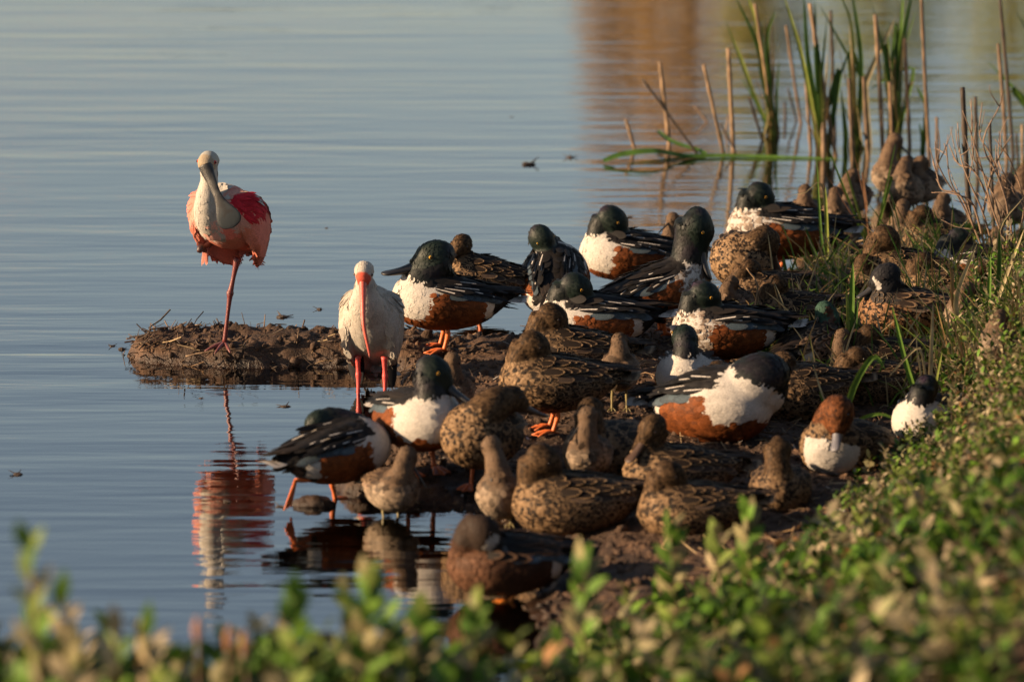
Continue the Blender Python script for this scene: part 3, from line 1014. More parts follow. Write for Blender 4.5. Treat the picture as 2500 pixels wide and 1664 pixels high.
def add_wings(root, M, P, Nn, tid, kind, rng, sc=1.0, lenk=1.0, ruffle=0.0, wy=1.0):
    sp = WINGSPEC[SPECMAP[kind]]
    bm = tid == 0
    male = kind == 'shoveler'
    for sg in (1, -1):
        g = Geo()

        def lay(rows, spec, L, W, droop, alt=False, lift=.006, bend=.004):
            base = []; nr = []; d = []
            for (x, y, z, dx, dy, dz) in rows:
                p, n = near(P, Nn, bm, np.array([x, sg * y * wy, z + (1 - wy) * .05]) * sc)
                base.append(p + n * 0.002 * sc); nr.append(n); d.append((dx, sg * dy, dz))
            n = len(rows)
            c = np.tile(np.array(spec[0]), (n, 1)); e = np.tile(np.array(spec[1]), (n, 1)); w = np.full(n, spec[2])
            if alt:
                m = rng.uniform(0, 1, n) < 0.45
                c[m] = (.014, .012, .011); e[m] = (.02, .016, .014)
            c = c * rng.uniform(.75, 1.15, (n, 1)); e = e * rng.uniform(.8, 1.1, (n, 1))
            feathers(g, base, np.array(d) + rng.normal(0, .05 + ruffle, (n, 3)), nr, np.array(L) * sc * rng.uniform(.88, 1.1, n), np.array(W) * sc, c, e, w,
                     lift=(lift + ruffle * .08 * rng.uniform(0, 1, n)) * sc, bend=bend * sc, big=True)
        # primaries, crossing above the tail
        rows = [(-.075 - .004 * k, .030 - .002 * k, .055 - .003 * k, -1, -.10 - .01 * k, .03) for k in range(6)]
        lay(rows, sp[2], [.105 + .007 * k for k in range(6)], [.019] * 6, 0, lift=.016, bend=-.002)
        # greater coverts along the flank
        rows = [(.015 - .022 * k, .074 - .003 * k, .022 + .002 * k, -1, .02, .02) for k in range(6)]
        lay(rows, sp[3], [.060] * 6, [.024] * 6, 0, lift=.007)
        # tertials
        rows = [(-.018 - .011 * k, .058 - .007 * k, .043 + .003 * k, -1, -.05, -.03) for k in range(6)]
        lay(rows, sp[1], [.105] * 6, [.026] * 6, 0, lift=.010)
        # scapulars: outer long row, then shorter rows towards the shoulder
        rows = [(.045 - .015 * k, .072 - .003 * k, .040 + .002 * k, -1, .03, -.12) for k in range(6)]
        lay(rows, sp[0], [(.078 if male else .056) + .009 * k for k in range(6)], [.017 if male else .024] * 6, 0, alt=False, lift=.011)
        rows = [(.055 - .020 * k, .050 - .002 * k, .056 + .002 * k, -1, .06, -.05) for k in range(6)]
        lay(rows, sp[0], [(.075 if male else .048) + .010 * k for k in range(6)], [.018 if male else .024] * 6, 0, alt=male, lift=.012)
        rows = [(.060 - .022 * k, .024, .068, -1, .05, .0) for k in range(6)]
        lay(rows, sp[1] if male else sp[0], [.050] * 6, [.026] * 6, 0, lift=.009)
        link('wing', g.mesh('wing', MAT['feather']), root, M)
    # tail fan
    g = Geo()
    n = 11
    a = np.linspace(-.42, .42, n)
    base = np.stack([np.full(n, -.150), np.sin(a) * .03, .036 - .012 * np.abs(np.sin(a))], 1) * sc
    d = np.stack([-np.cos(a), np.sin(a) * .9, np.full(n, .10)], 1)
    nr = np.tile((0.08, 0, 1.0), (n, 1)); nr[:, 1] = np.sin(a) * .5
    nr /= np.linalg.norm(nr, axis=1)[:, None]
    feathers(g, base, d, nr, .085 * sc * lenk * (1 - .25 * np.abs(a)), .021 * sc, np.tile(sp[4][0], (n, 1)) * rng.uniform(.7, 1.2, (n, 1)), np.tile(sp[4][1], (n, 1)), np.full(n, sp[4][2]), lift=.0, bend=-.004 * sc, big=True)
    # under tail coverts
    base = np.stack([rng.uniform(-.15, -.11, 10), rng.uniform(-.02, .02, 10), np.full(10, .0) + rng.uniform(0, .015, 10)], 1) * sc
    uc = BLACK if kind in ('shoveler', 'cinnamon', 'blue_teal') else np.array(sp[4][1]) * .8
    feathers(g, base, np.tile((-1, 0, .30), (10, 1)) + rng.normal(0, .08, (10, 3)), np.tile((0, 0, -1.0), (10, 1)), .06 * sc, .02 * sc, np.tile(uc, (10, 1)), np.tile(uc * 1.3, (10, 1)), np.full(10, .6), lift=.002, big=True)
    link('tail', g.mesh('tail', MAT['feather']), root, M)


POSES = {
    # head centre (body frame), head direction, neck control
    'tuck': ((.068, .012, .098), (-.88, .20, -.46), (.110, 0, .050)),     # head turned back over its left shoulder
    'tuckr': ((.068, -.012, .098), (-.88, -.20, -.46), (.110, 0, .050)),
    'tuckflat': ((.054, .018, .090), (-.88, .18, -.46), (.110, 0, .045)),
    'tuckflatr': ((.054, -.018, .090), (-.88, -.18, -.46), (.110, 0, .045)),
    'fwd': ((.120, 0, .122), (.93, 0, -.30), (.105, 0, .075)),
    'up': ((.105, 0, .155), (.95, 0, -.2), (.11, 0, .09)),
}


def make_duck(name, kind, px, py, heading, label, cat, group, pose='tuck', stand=0.055, pitch=0.0, roll=0.0, s=1.0, seed=0, hp=None, hd=None, nc=None,
              rings=None, floor=-.015, legs=True, legcol=(.62, .15, .035), nfeat=2800, ruffle=0.0, footx=.01, lift_foot=None, neckr=(.056, .040, .036), headr=1.0,
              billcol=None, dz=0.0, headup=None, wy=1.0):
    """one duck. px, py: photo pixel of the point of ground below it; heading: 0 right, 90 away, 180 left, 270 towards the camera"""
    rng = np.random.default_rng(seed + 1000)
    p = ground(px, py, floor)
    root = empty(name, p, math.radians(heading), s)
    tag(root, label, cat, group)
    rings = rings or MID_RINGS
    hz = stand + max(h - z for x, z, w, h in rings) - (0.006 if stand > .015 else 0.030) + dz
    M = Matrix.Translation((0, 0, hz)) @ Matrix.Rotation(math.radians(roll), 4, 'X') @ Matrix.Rotation(math.radians(-pitch), 4, 'Y')
    php, phd, pnc = POSES[pose]
    hp = np.array(hp if hp is not None else php, float); hd = unit(hd if hd is not None else phd); nc = np.array(nc if nc is not None else pnc, float)
    body = ([(x, 0, z) for x, z, w, h in rings], [(w, h) for x, z, w, h in rings])
    upv = np.array([0, 0, 1.0]) if headup is None else np.asarray(headup, float)
    hu = unit(upv - hd * np.dot(upv, hd)); hs = np.cross(hu, hd)
    k = headr
    hb = hp - hd * .022 * k - hu * .006
    n0 = np.array([.085, 0, .012]); 
    tq = np.linspace(0, 1, 6)[:, None]
    nk = (1 - tq) ** 2 * n0 + 2 * tq * (1 - tq) * nc + tq ** 2 * hb
    nr = np.interp(tq[:, 0], [0, .5, 1], neckr)
    neck = (nk, list(nr))
    head = ([hp - hd * .038 * k - hu * .004 * k, hp - hd * .026 * k, hp - hd * .006 * k + hu * .002 * k, hp + hd * .014 * k, hp + hd * .034 * k - hu * .006 * k, hp + hd * .046 * k - hu * .010 * k],
            [(.012 * k, .012 * k), (.028 * k, .029 * k), (.033 * k, .036 * k), (.030 * k, .033 * k), (.018 * k, .020 * k), (.013 * k, .013 * k)])
    P, Nn, tid, t = build_body([body, neck, head], plumage_fn(kind, (.36 if kind == 'shoveler' else 0) if ruffle > .055 else 0), .0062, rng, root, M, nfeat, kind_gloss=kind in ('shoveler', 'green_teal'))
    add_wings(root, M, P, Nn, tid, kind, rng, ruffle=ruffle, wy=wy)
    # bill
    g = Geo()
    bb = hp + hd * .036 * k - hu * .010 * k
    if billcol is None:
        billcol = {'shoveler': (.018, .018, .020), 'female': (.07, .04, .024), 'wigeon': (.13, .13, .15)}.get(kind, (.03, .028, .027))
    secs = [(0, .0125, .0135), (.012, .0115, .0115), (.03, .0115, .0080), (.05, .0145, .0058), (.062, .0155, .0046), (.070, .010, .0030), (.072, .003, .001)]
    if kind not in ('shoveler', 'female'):
        secs = [(a_ * .72, w_ * (.95 if a_ < .04 else .72), h_) for a_, w_, h_ in secs]
    V, f3, f4, *_ = bill_loft(bb, hd - hu * .16, hu, [(a_ * k, w_ * k, h_ * k) for a_, w_, h_ in secs], curve=-1.2)
    g.add(V, f3, f4, Col=billcol)
    link('bill', g.mesh('bill', MAT['horn']), root, M)
    for sg in (1, -1):
        e = hp + hd * .013 * k + hs * sg * .0285 * k + hu * .011 * k
        g = Geo()
        V, f3, f4 = sphere(e, .0036 * k, 10)
        g.add(V, f3, f4, Col=(.55, .30, .03) if kind == 'shoveler' else (.015, .01, .008))
        if kind == 'shoveler':
            V, f3, f4 = sphere(e + hs * sg * .0016, .0028 * k, 8)
            g.add(V, f3, f4, Col=(.004, .004, .004))
        link('eye', g.mesh('eye', MAT['eye']), root, M)
    if legs and stand > 0.02:
        fz = -min(0.0, 0.0)
        for sg in (1, -1):
            hip = M @ Vector((footx - .005, sg * .034, -.045))
            ank = np.array([footx, sg * .036, .010])
            if lift_foot == sg:
                a = np.array(M @ Vector((-.115, sg * .03, -.035)))
                tip = np.array(M @ Vector((-.205, sg * .045, -.005)))
                g = Geo(); V, f3, f4, *_ = tube([np.array(hip), a, (a + tip) / 2], [.0075, .006, .006], 7, 8); g.add(V, f3, f4, Col=legcol)
                lo = link('leg', g.mesh('leg', MAT['horn']), root)
                g = Geo()
                q = (a + tip) / 2
                dn = unit((-.45, sg * .15, -1.0)); sd = unit((-.6, sg * .6, .1))
                tips = [q + dn * .078 + sd * w for w in (-.034, 0, .034)]
                for tp_ in tips:
                    V, f3, f4, *_ = tube([q, (q + tp_) / 2, tp_], [.005, .0038, .002], 6, 5); g.add(V, f3, f4, Col=legcol)
                n_ = np.cross(dn, sd) * .0012
                W = np.array([q, tips[0], tips[0] * .5 + tips[1] * .5 - dn * .006, tips[1], tips[1] * .5 + tips[2] * .5 - dn * .006, tips[2]])
                g.add(np.concatenate([W + n_, W - n_]), [(0, 1, 2), (0, 2, 3), (0, 3, 4), (0, 4, 5), (6, 8, 7), (6, 9, 8), (6, 10, 9), (6, 11, 10)], [(i, (i + 1) % 6, (i + 1) % 6 + 6, i + 6) for i in range(6)], Col=legcol)
                link('foot', g.mesh('foot', MAT['horn']), lo)
                continue
            add_leg(root, hip, ank, .0062, .058, legcol, ground_z=0)
    return root


# smaller waders with long straight bills
WADER_RINGS = [(-.118, .022, .008, .006), (-.098, .020, .022, .016), (-.07, .012, .042, .036), (-.03, .003, .056, .052), (.01, .0, .060, .058),
               (.045, .0, .056, .055), (.075, .004, .042, .042), (.095, .008, .018, .020)]


def make_dowitcher(px, py, heading, label, pose='tuck', stand=0.045, pitch=8.0, s=0.9, seed=0, hp=None, hd=None, kind='dowitcher', floor=-.015, legs=True, nfeat=900, roll=0.0, group=None, nc=None, sit=False):
    rng = np.random.default_rng(seed + 5000)
    p = ground(px, py, floor)
    root = empty('dowitcher', p, math.radians(heading), s)
    tag(root, label, 'wading bird', group or 'small brown wading birds resting among the ducks')
    rings = WADER_RINGS
    hz = stand + .058 - (.004 if stand > .015 else .016)
    M = Matrix.Translation((0, 0, hz)) @ Matrix.Rotation(math.radians(roll), 4, 'X') @ Matrix.Rotation(math.radians(-pitch), 4, 'Y')
    PO = {'tuck': ((.040, .010, .076), (-.85, .40, -.35), (.080, 0, .045)), 'down': ((.075, 0, .082), (.45, 0, -.9), (.080, 0, .05)),
          'fwd': ((.085, 0, .080), (.9, 0, -.35), (.075, 0, .05)), 'up': ((.065, 0, .105), (.95, 0, -.25), (.075, 0, .05)), 'nape': ((.046, 0, .079), (-.9, .1, -.40), (.085, 0, .05))}
    php, phd, pnc = PO[pose]
    hp = np.array(hp if hp is not None else php, float); hd = unit(hd if hd is not None else phd); nc = np.array(nc if nc is not None else pnc)
    hu = unit(np.array([0, 0, 1.0]) - hd * hd[2]) if abs(hd[2]) < .95 else unit(np.array([1.0, 0, 0]) - hd * hd[0])
    hs = np.cross(hu, hd)
    hb = hp - hd * .010 - hu * .004
    tq = np.linspace(0, 1, 6)[:, None]
    nk = (1 - tq) ** 2 * np.array([.05, 0, .012]) + 2 * tq * (1 - tq) * nc + tq ** 2 * hb
    neck = (nk, list(np.interp(tq[:, 0], [0, .5, 1], (.044, .030, .0205))))
    head = ([hp - hd * .030, hp - hd * .019, hp, hp + hd * .015, hp + hd * .027], [(.009, .009), (.0225, .023), (.0260, .027), (.0195, .0205), (.0070, .0070)])
    P, Nn, tid, t = build_body([([(x, 0, z) for x, z, w, h in rings], [(w, h) for x, z, w, h in rings]), neck, head], plumage_fn(kind), .0048, rng, root, M, nfeat, .0014)
    add_wings(root, M, P, Nn, tid, kind, rng, sc=.66)
    g = Geo()
    V, f3, f4, *_ = bill_loft(hp + hd * .022 - hu * .001, hd, hu, [(0, .0052, .0058), (.015, .0038, .0040), (.04, .0030, .0030), (.066, .0027, .0024), (.070, .001, .001)], 0.6)
    g.add(V, f3, f4, Col=(.022, .020, .017))
    link('bill', g.mesh('bill', MAT['horn']), root, M)
    for sg in (1, -1):
        V, f3, f4 = sphere(hp + hd * .006 + hs * sg * .0232 + hu * .007, .0036, 8)
        g = Geo(); g.add(V, f3, f4, Col=(.01, .008, .007)); link('eye', g.mesh('eye', MAT['eye']), root, M)
    if legs and stand > .015:
        for sg in (1, -1):
            hip = M @ Vector((-.005, sg * .020, -.035))
            add_leg(root, hip, (0.0, sg * .022, .006), .0034, .030, (.26, .22, .10), web=False, knee=.006)
    return root


def rot_to_local(v, heading):
    a = -math.radians(heading)
    v = np.asarray(v, float)
    return np.array([v[0] * math.cos(a) - v[1] * math.sin(a), v[0] * math.sin(a) + v[1] * math.cos(a), v[2]])


def make_spoonbill():
    H = 248
    rng = np.random.default_rng(3)
    p = ground(548, 852)
    root = empty('spoonbill', p, math.radians(H))
    tag(root, 'pink and white spoonbill standing on one leg at the end of the mud spit', 'spoonbill')
    hz = .405
    M = Matrix.Translation((-.02, .01, hz)) @ Matrix.Rotation(math.radians(-37), 4, 'Y')
    rings = [(-.190, -.012, .014, .010), (-.155, -.008, .040, .028), (-.09, .0, .076, .060), (-.03, .0, .098, .086), (.04, .0, .100, .088), (.09, .004, .080, .072), (.125, .008, .036, .038)]
    body = ([(x, 0, z) for x, z, w, h in rings], [(w, h) for x, z, w, h in rings])
    Mi = M.inverted()
    loc = lambda q: np.array(Mi @ Vector(q))
    neck = ([loc(q) for q in ((.04, 0, .395), (.092, 0, .435), (.112, .004, .485), (.108, .010, .535), (.112, .012, .575))], [.060, .047, .037, .028, .028])
    head = ([loc(q) for q in ((.078, .012, .590), (.092, .012, .598), (.112, .012, .601), (.134, .013, .594), (.150, .014, .584))], [(.012, .012), (.026, .026), (.032, .033), (.028, .028), (.020, .019)])
    pink = np.array((.60, .22, .17)); hot = np.array((.50, .022, .036)); white = np.array((.48, .45, .405)); belly = np.array((.60, .20, .13)); cream = np.array((.72, .52, .28))

    def fn(P, tid, t, rng):
        n = len(P); x, y, z = P[:, 0], P[:, 1], P[:, 2]
        nz = fbm(P * 30, 3); nz2 = fbm(P * 14 + 4, 2)
        col = np.tile(pink, (n, 1)); fl = np.full(n, .026); ew = np.full(n, 2.0)
        b = tid == 0
        bl = b & (z < -.01 + .03 * nz2) & (x < .10); col[bl] = lerp(belly, pink, smooth(-.5, .6, nz))[bl]
        w = b & (z > .062 + .015 * nz) & (x > -.08); col[w] = white
        c = b & (x > .075 + .02 * nz2) & (np.abs(y + .01) < .040 + .012 * nz); col[c] = white
        cr = b & (x > .05) & (np.abs(np.abs(y) - .062 - .01 * nz) < .014) & (z < .06); col[cr] = lerp(cream, white, smooth(-.3, .5, nz))[cr]
        fp = b & (x > .05) & (z < .04) & (np.abs(y + .01) >= .040 + .012 * nz); col[fp] = lerp((.60, .30, .24), white, smooth(-.1, .7, nz2))[fp]
        st = b & (x > .03) & (x < .12) & (y > -.045) & (y < .055) & (z < -.025) & (nz > -.25); col[st] = np.array((.78, .22, .17))
        nk = tid == 1; col[nk] = white
        s2 = nk & (t < .25) & (P[:, 2] < np.median(P[nk][:, 2]) - .02) & (nz > .05); col[s2] = (.80, .45, .38)
        hd = tid == 2; col[hd] = lerp((.30, .295, .26), (.38, .37, .335), smooth(-.4, .4, nz))[hd]
        fc = hd & (t > .62); col[fc] = np.array((.34, .275, .195))
        fl[hd] = .003; fl[nk] = .014
        fw = np.full(n, .6)
        wg = tid >= 3
        zz = .60 * x + .80 * z - .060 * (y < 0)
        crim = lerp(hot * .8, hot * 1.1, smooth(-.4, .4, nz))
        wc = np.where((rng.uniform(0, 1, n) < smooth(.008, .062, zz + .012 * nz2))[:, None], crim, np.array((.60, .21, .165)) * (1 + .15 * nz[:, None]))
        wc = np.where((zz > .085 + .02 * nz)[:, None], white, wc)
        col[wg] = wc[wg]; fl[wg] = np.where(x[wg] < -.10, .022, .050); fw[wg] = .20
        return col, col * np.array((1.08, 1.05, 1.05)), ew, fl, fw
    wings = [([(-.205, sg * .035, -.035), (-.145, sg * .060, -.028), (-.06, sg * .088, -.010), (.02, sg * .090, .004), (.075, sg * .074, .010), (.105, sg * .055, .008)],
              [(.010, .030), (.020, .058), (.025, .074), (.026, .068), (.022, .048), (.010, .022)]) for sg in (1, -1)]
    P, Nn, tid, t = build_body([body, neck, head] + wings, fn, .0068, rng, root, M, 5200, .002)
    # tail, orange
    g = Geo(); n = 9; a = np.linspace(-.4, .4, n)
    feathers(g, np.stack([np.full(n, -.165), np.sin(a) * .05, np.full(n, -.01)], 1), np.stack([-np.cos(a), np.sin(a), np.full(n, -.1)], 1), np.tile((0, 0, 1.), (n, 1)), .050, .022, np.tile((.62, .22, .04), (n, 1)), np.tile((.8, .4, .12), (n, 1)), np.full(n, .7), big=True)
    n = 5
    feathers(g, np.stack([rng.uniform(-.13, -.10, n), rng.uniform(-.05, .05, n), rng.uniform(-.03, -.01, n)], 1), np.tile((-1, 0, -.2), (n, 1)) + rng.normal(0, .12, (n, 3)), np.tile((0, 0, -1.), (n, 1)), .05, .022, np.tile((.52, .17, .12), (n, 1)), np.tile((.75, .35, .25), (n, 1)), np.full(n, .7), big=True)
    link('tail', g.mesh('tail', MAT['feather']), root, M)
    # loose plume hanging below the breast
    g = Geo(); n = 7
    q = loc((.030, -.045, .315))
    dn = np.array(M.to_3x3().inverted() @ Vector((-.05, -.02, -1)))
    feathers(g, np.tile(q, (n, 1)) + rng.normal(0, .006, (n, 3)), np.tile(dn, (n, 1)) + rng.normal(0, .10, (n, 3)), np.tile(loc((1, 0, 0)) - loc((0, 0, 0)), (n, 1)), .050, .007, np.tile((.50, .18, .13), (n, 1)), np.tile((.6, .32, .26), (n, 1)), np.full(n, .8), big=True)
    link('hanging_plume', g.mesh('hanging_plume', MAT['feather']), root, M)
    # bill
    o = np.array((.142, .016, .592))
    d = rot_to_local((.090, -.050, -.180), H); L = np.linalg.norm(d); d = unit(d)
    upv = rot_to_local((-.25, -1, .05), H); upv = unit(upv - d * np.dot(upv, d))
    secs = [(0, .0225, .0185), (.02, .0205, .0135), (.045, .0170, .0090), (.075, .0140, .0062), (.10, .0140, .0052), (.122, .0185, .0048), (.145, .0285, .0044), (.165, .0370, .0042), (.182, .0385, .0040), (.196, .0300, .0036), (.203, .014, .0025), (.205, .003, .001)]
    g = Geo()
    Pt = [o + d * s + upv * .02 * math.sin(s / .205 * 2.6) for s, w, h in secs]
    V, f3, f4, C, R = tube(Pt, [(w, h) for s, w, h in secs], 28, 70, up=upv)
    nn_ = 28
    s_ = np.repeat(np.linspace(0, 1, 70), nn_); a_ = np.tile(np.linspace(0, 2 * np.pi, nn_, endpoint=False), 70)
    s_ = np.concatenate([s_, [0, 1]]); a_ = np.concatenate([a_, [0, 0]])
    nz = fbm(V * 75, 2); nb = fbm(V * np.array((90, 90, 300)), 2)
    base = lerp((.045, .044, .040), (.020, .026, .030), smooth(.25, .62, s_))
    dark = (nz > -.08 + .60 * smooth(.42, .70, s_)) | ((np.abs(np.cos(a_)) > .93) & (s_ > .12)) | (s_ > .985)
    base[dark] = (.016, .015, .015)
    g.add(V, f3, f4, Col=base)
    link('bill', g.mesh('bill', MAT['horn']), root)
    for sg in (1, -1):
        e = np.array((.128, .013 + sg * .0270, .602))
        g = Geo(); V, f3, f4 = sphere(e, .0060, 12); g.add(V, f3, f4, Col=(.62, .05, .03))
        V, f3, f4 = sphere(e + np.array((.0025, sg * .0034, 0)), .0032, 8); g.add(V, f3, f4, Col=(.005, .004, .004))
        link('eye', g.mesh('eye', MAT['eye']), root)
    # standing leg
    lc = (.15, .028, .026)
    w2l = lambda v: rot_to_local(v, H)
    hip = w2l((.044, .0, .285)); knee = w2l((.020, .0, .175)); ank = np.array((0, 0, .018))
    g = Geo()
    V, f3, f4, *_ = tube([hip, hip * .5 + knee * .5, knee + (hip - knee) * .12, knee, knee + (ank - knee) * .12, knee * .5 + ank * .5, ank], [.0125, .0070, .0082, .0115, .0080, .0060, .0075], 12, 34)
    g.add(V, f3, f4, Col=lc)
    lo = link('leg', g.mesh('leg', MAT['horn']), root)
    g = Geo(); foot_geo(g, ank, (1, .1, 0), .085, (.16, .05, .045), web=False, spread=.6); link('foot', g.mesh('foot', MAT['horn']), lo)
    # folded leg, knuckles showing under the breast
    g = Geo()
    kn = np.array((.050, -.050, .322))
    V, f3, f4, *_ = tube([np.array((-.03, -.04, .34)), np.array((.02, -.05, .315)), kn, kn + np.array((.012, 0, -.012))], [.012, .010, .012, .008], 8, 12); g.add(V, f3, f4, Col=(.05, .016, .014))
    lo = link('leg', g.mesh('leg', MAT['horn']), root)
    g = Geo()
    for a in (-.3, 0, .3):
        V, f3, f4, *_ = tube([kn, kn + np.array((-.012, a * .02, -.012)), kn + np.array((-.040, a * .03, -.006))], [.007, .005, .003], 6, 6); g.add(V, f3, f4, Col=(.06, .02, .018))
    link('foot', g.mesh('foot', MAT['horn']), lo)


def make_ibis():
    H = 262
    rng = np.random.default_rng(5)
    p = at(906, 963, 0.0)
    root = empty('ibis', p, math.radians(H))
    tag(root, 'white ibis with a long red bill standing in the shallows before the mud spit', 'ibis')
    M = Matrix.Translation((-.02, 0, .215)) @ Matrix.Rotation(math.radians(-50), 4, 'Y')
    Mi = M.inverted(); loc = lambda q: np.array(Mi @ Vector(q))
    rings = [(-.185, -.010, .014, .010), (-.150, -.006, .036, .032), (-.09, .0, .068, .062), (-.02, .0, .086, .084), (.05, .0, .086, .084), (.10, .004, .068, .066), (.135, .008, .032, .034)]
    body = ([(x, 0, z) for x, z, w, h in rings], [(w, h) for x, z, w, h in rings])
    neck = ([loc(q) for q in ((.03, 0, .250), (.075, 0, .295), (.090, 0, .335), (.094, 0, .368))], [.068, .052, .036, .028])
    head = ([loc(q) for q in ((.068, 0, .384), (.081, 0, .392), (.100, 0, .393), (.120, 0, .380), (.134, 0, .364))], [(.012, .012), (.024, .024), (.0295, .030), (.024, .025), (.015, .015)])
    white = np.array((.47, .43, .375))

    def fn(P, tid, t, rng):
        n = len(P)
        nz = fbm(P * 16, 3)
        col = np.tile(white, (n, 1)); fl = np.full(n, .026)
        dirt = smooth(.0, .7, nz)[:, None] * .32 * (tid == 0)[:, None]
        col = col * (1 - dirt) + np.array((.42, .34, .24)) * dirt
        fc = (tid == 2) & (t > .70); col[fc] = (.62, .105, .065)
        fl[tid == 2] = .011; fl[fc] = .002; fl[tid == 1] = .018
        fw = np.full(n, .62); ew = np.full(n, 2.0); edge = col * 1.05
        wg = tid >= 3; fl[wg] = .050; fw[wg] = .34; ew[wg] = .86
        edge[wg] = np.array((.33, .26, .18)); col[wg] *= rng.uniform(.72, 1.0, (wg.sum(), 1))
        return col, edge, ew, fl, fw
    wings = [([(-.19, sg * .026, -.030), (-.14, sg * .046, -.025), (-.06, sg * .066, -.006), (.03, sg * .068, .006), (.08, sg * .056, .010), (.11, sg * .040, .010)],
              [(.006, .018), (.016, .050), (.023, .078), (.025, .074), (.022, .050), (.010, .022)]) for sg in (1, -1)]
    P, Nn, tid, t = build_body([body, neck, head] + wings, fn, .0062, rng, root, M, 4200, .0022)
    for sg in (1, -1):
        # dark wing tip under the belly
        g = Geo(); n = 5
        q = loc((-.045, sg * .055, .115))
        dn = np.array(M.to_3x3().inverted() @ Vector((-.25, -sg * .18, -1)))
        feathers(g, np.tile(q, (n, 1)) + rng.normal(0, .008, (n, 3)), np.tile(dn, (n, 1)) + rng.normal(0, .07, (n, 3)), np.tile(loc((1, sg * .3, 0)) - loc((0, 0, 0)), (n, 1)), .095, .026, np.tile((.010, .010, .012), (n, 1)), np.tile((.014, .014, .016), (n, 1)), np.full(n, .8), big=True)
        link('wing_tip', g.mesh('wing_tip', MAT['feather']), root, M)
    g = Geo(); n = 9; a = np.linspace(-.4, .4, n)
    feathers(g, np.stack([np.full(n, -.15), np.sin(a) * .04, np.full(n, -.01)], 1), np.stack([-np.cos(a), np.sin(a), np.full(n, -.1)], 1), np.tile((0, 0, 1.), (n, 1)), .08, .026, np.tile(white, (n, 1)), np.tile(white * .9, (n, 1)), np.full(n, .8), big=True)
    link('tail', g.mesh('tail', MAT['feather']), root, M)
    g = Geo()
    o = np.array((.126, 0, .371)); d0 = rot_to_local((.010, -.085, -.180), H); d1 = rot_to_local((.022, -.075, -.215), H)
    Pt = [o, o + d0 * .33 + np.array((.012, 0, .004)), o + d0 * .66 + np.array((.014, 0, 0)), o + d1 * .92 + np.array((.004, 0, 0)), o + d1 * 1.0]
    V, f3, f4, C, R = tube(Pt, [.0120, .0082, .0060, .0042, .0024], 14, 40)
    s_ = np.concatenate([np.repeat(np.linspace(0, 1, 40), 14), [0, 1]])
    g.add(V, f3, f4, Col=lerp((.58, .115, .080), (.09, .03, .025), smooth(.62, .98, s_)))
    link('bill', g.mesh('bill', MAT['horn']), root)
    for sg in (1, -1):
        e = np.array((.116, sg * .0250, .387))
        g = Geo(); V, f3, f4 = sphere(e, .0048, 10); g.add(V, f3, f4, Col=(.10, .06, .05)); link('eye', g.mesh('eye', MAT['eye']), root)
    lc = (.62, .085, .075)
    w2l = lambda v: rot_to_local(v, H)
    for dx, dy in ((-.040, .015), (.040, -.005)):
        hip = w2l((dx * 1.0, dy + .005, .115)); kn = w2l((dx + .002, dy + .01, .055)); ank = w2l((dx, dy, -.050))
        g = Geo()
        V, f3, f4, *_ = tube([hip, hip * .5 + kn * .5, kn + (hip - kn) * .2, kn, kn + (ank - kn) * .15, (kn + ank) * .5, ank], [.0100, .0072, .0072, .0092, .0068, .0053, .0060], 12, 30)
        g.add(V, f3, f4, Col=lc)
        lo = link('leg', g.mesh('leg', MAT['horn']), root)
        g = Geo(); foot_geo(g, np.array((0, 0, .012)), (1, 0, 0), .06, (.4, .07, .06), web=False)
        for k, v in enumerate(g.V): g.V[k] = v + ank - np.array((0, 0, .012))
        link('foot', g.mesh('foot', MAT['horn']), lo)


GM = 'patterned black, white and chestnut ducks on the mud'
GF = 'mottled brown ducks on the mud'
GT = 'small spotted ducks among the grass'


def male(px, py, h, label, **k):
    return make_duck('duck', 'shoveler', px, py, h, label, 'duck', GM, **{'s': 1.06, **k})


def female(px, py, h, label, **k):
    return make_duck('duck', k.pop('kind', 'female'), px, py, h, label, 'duck', GF, **{'s': 1.04, **k})


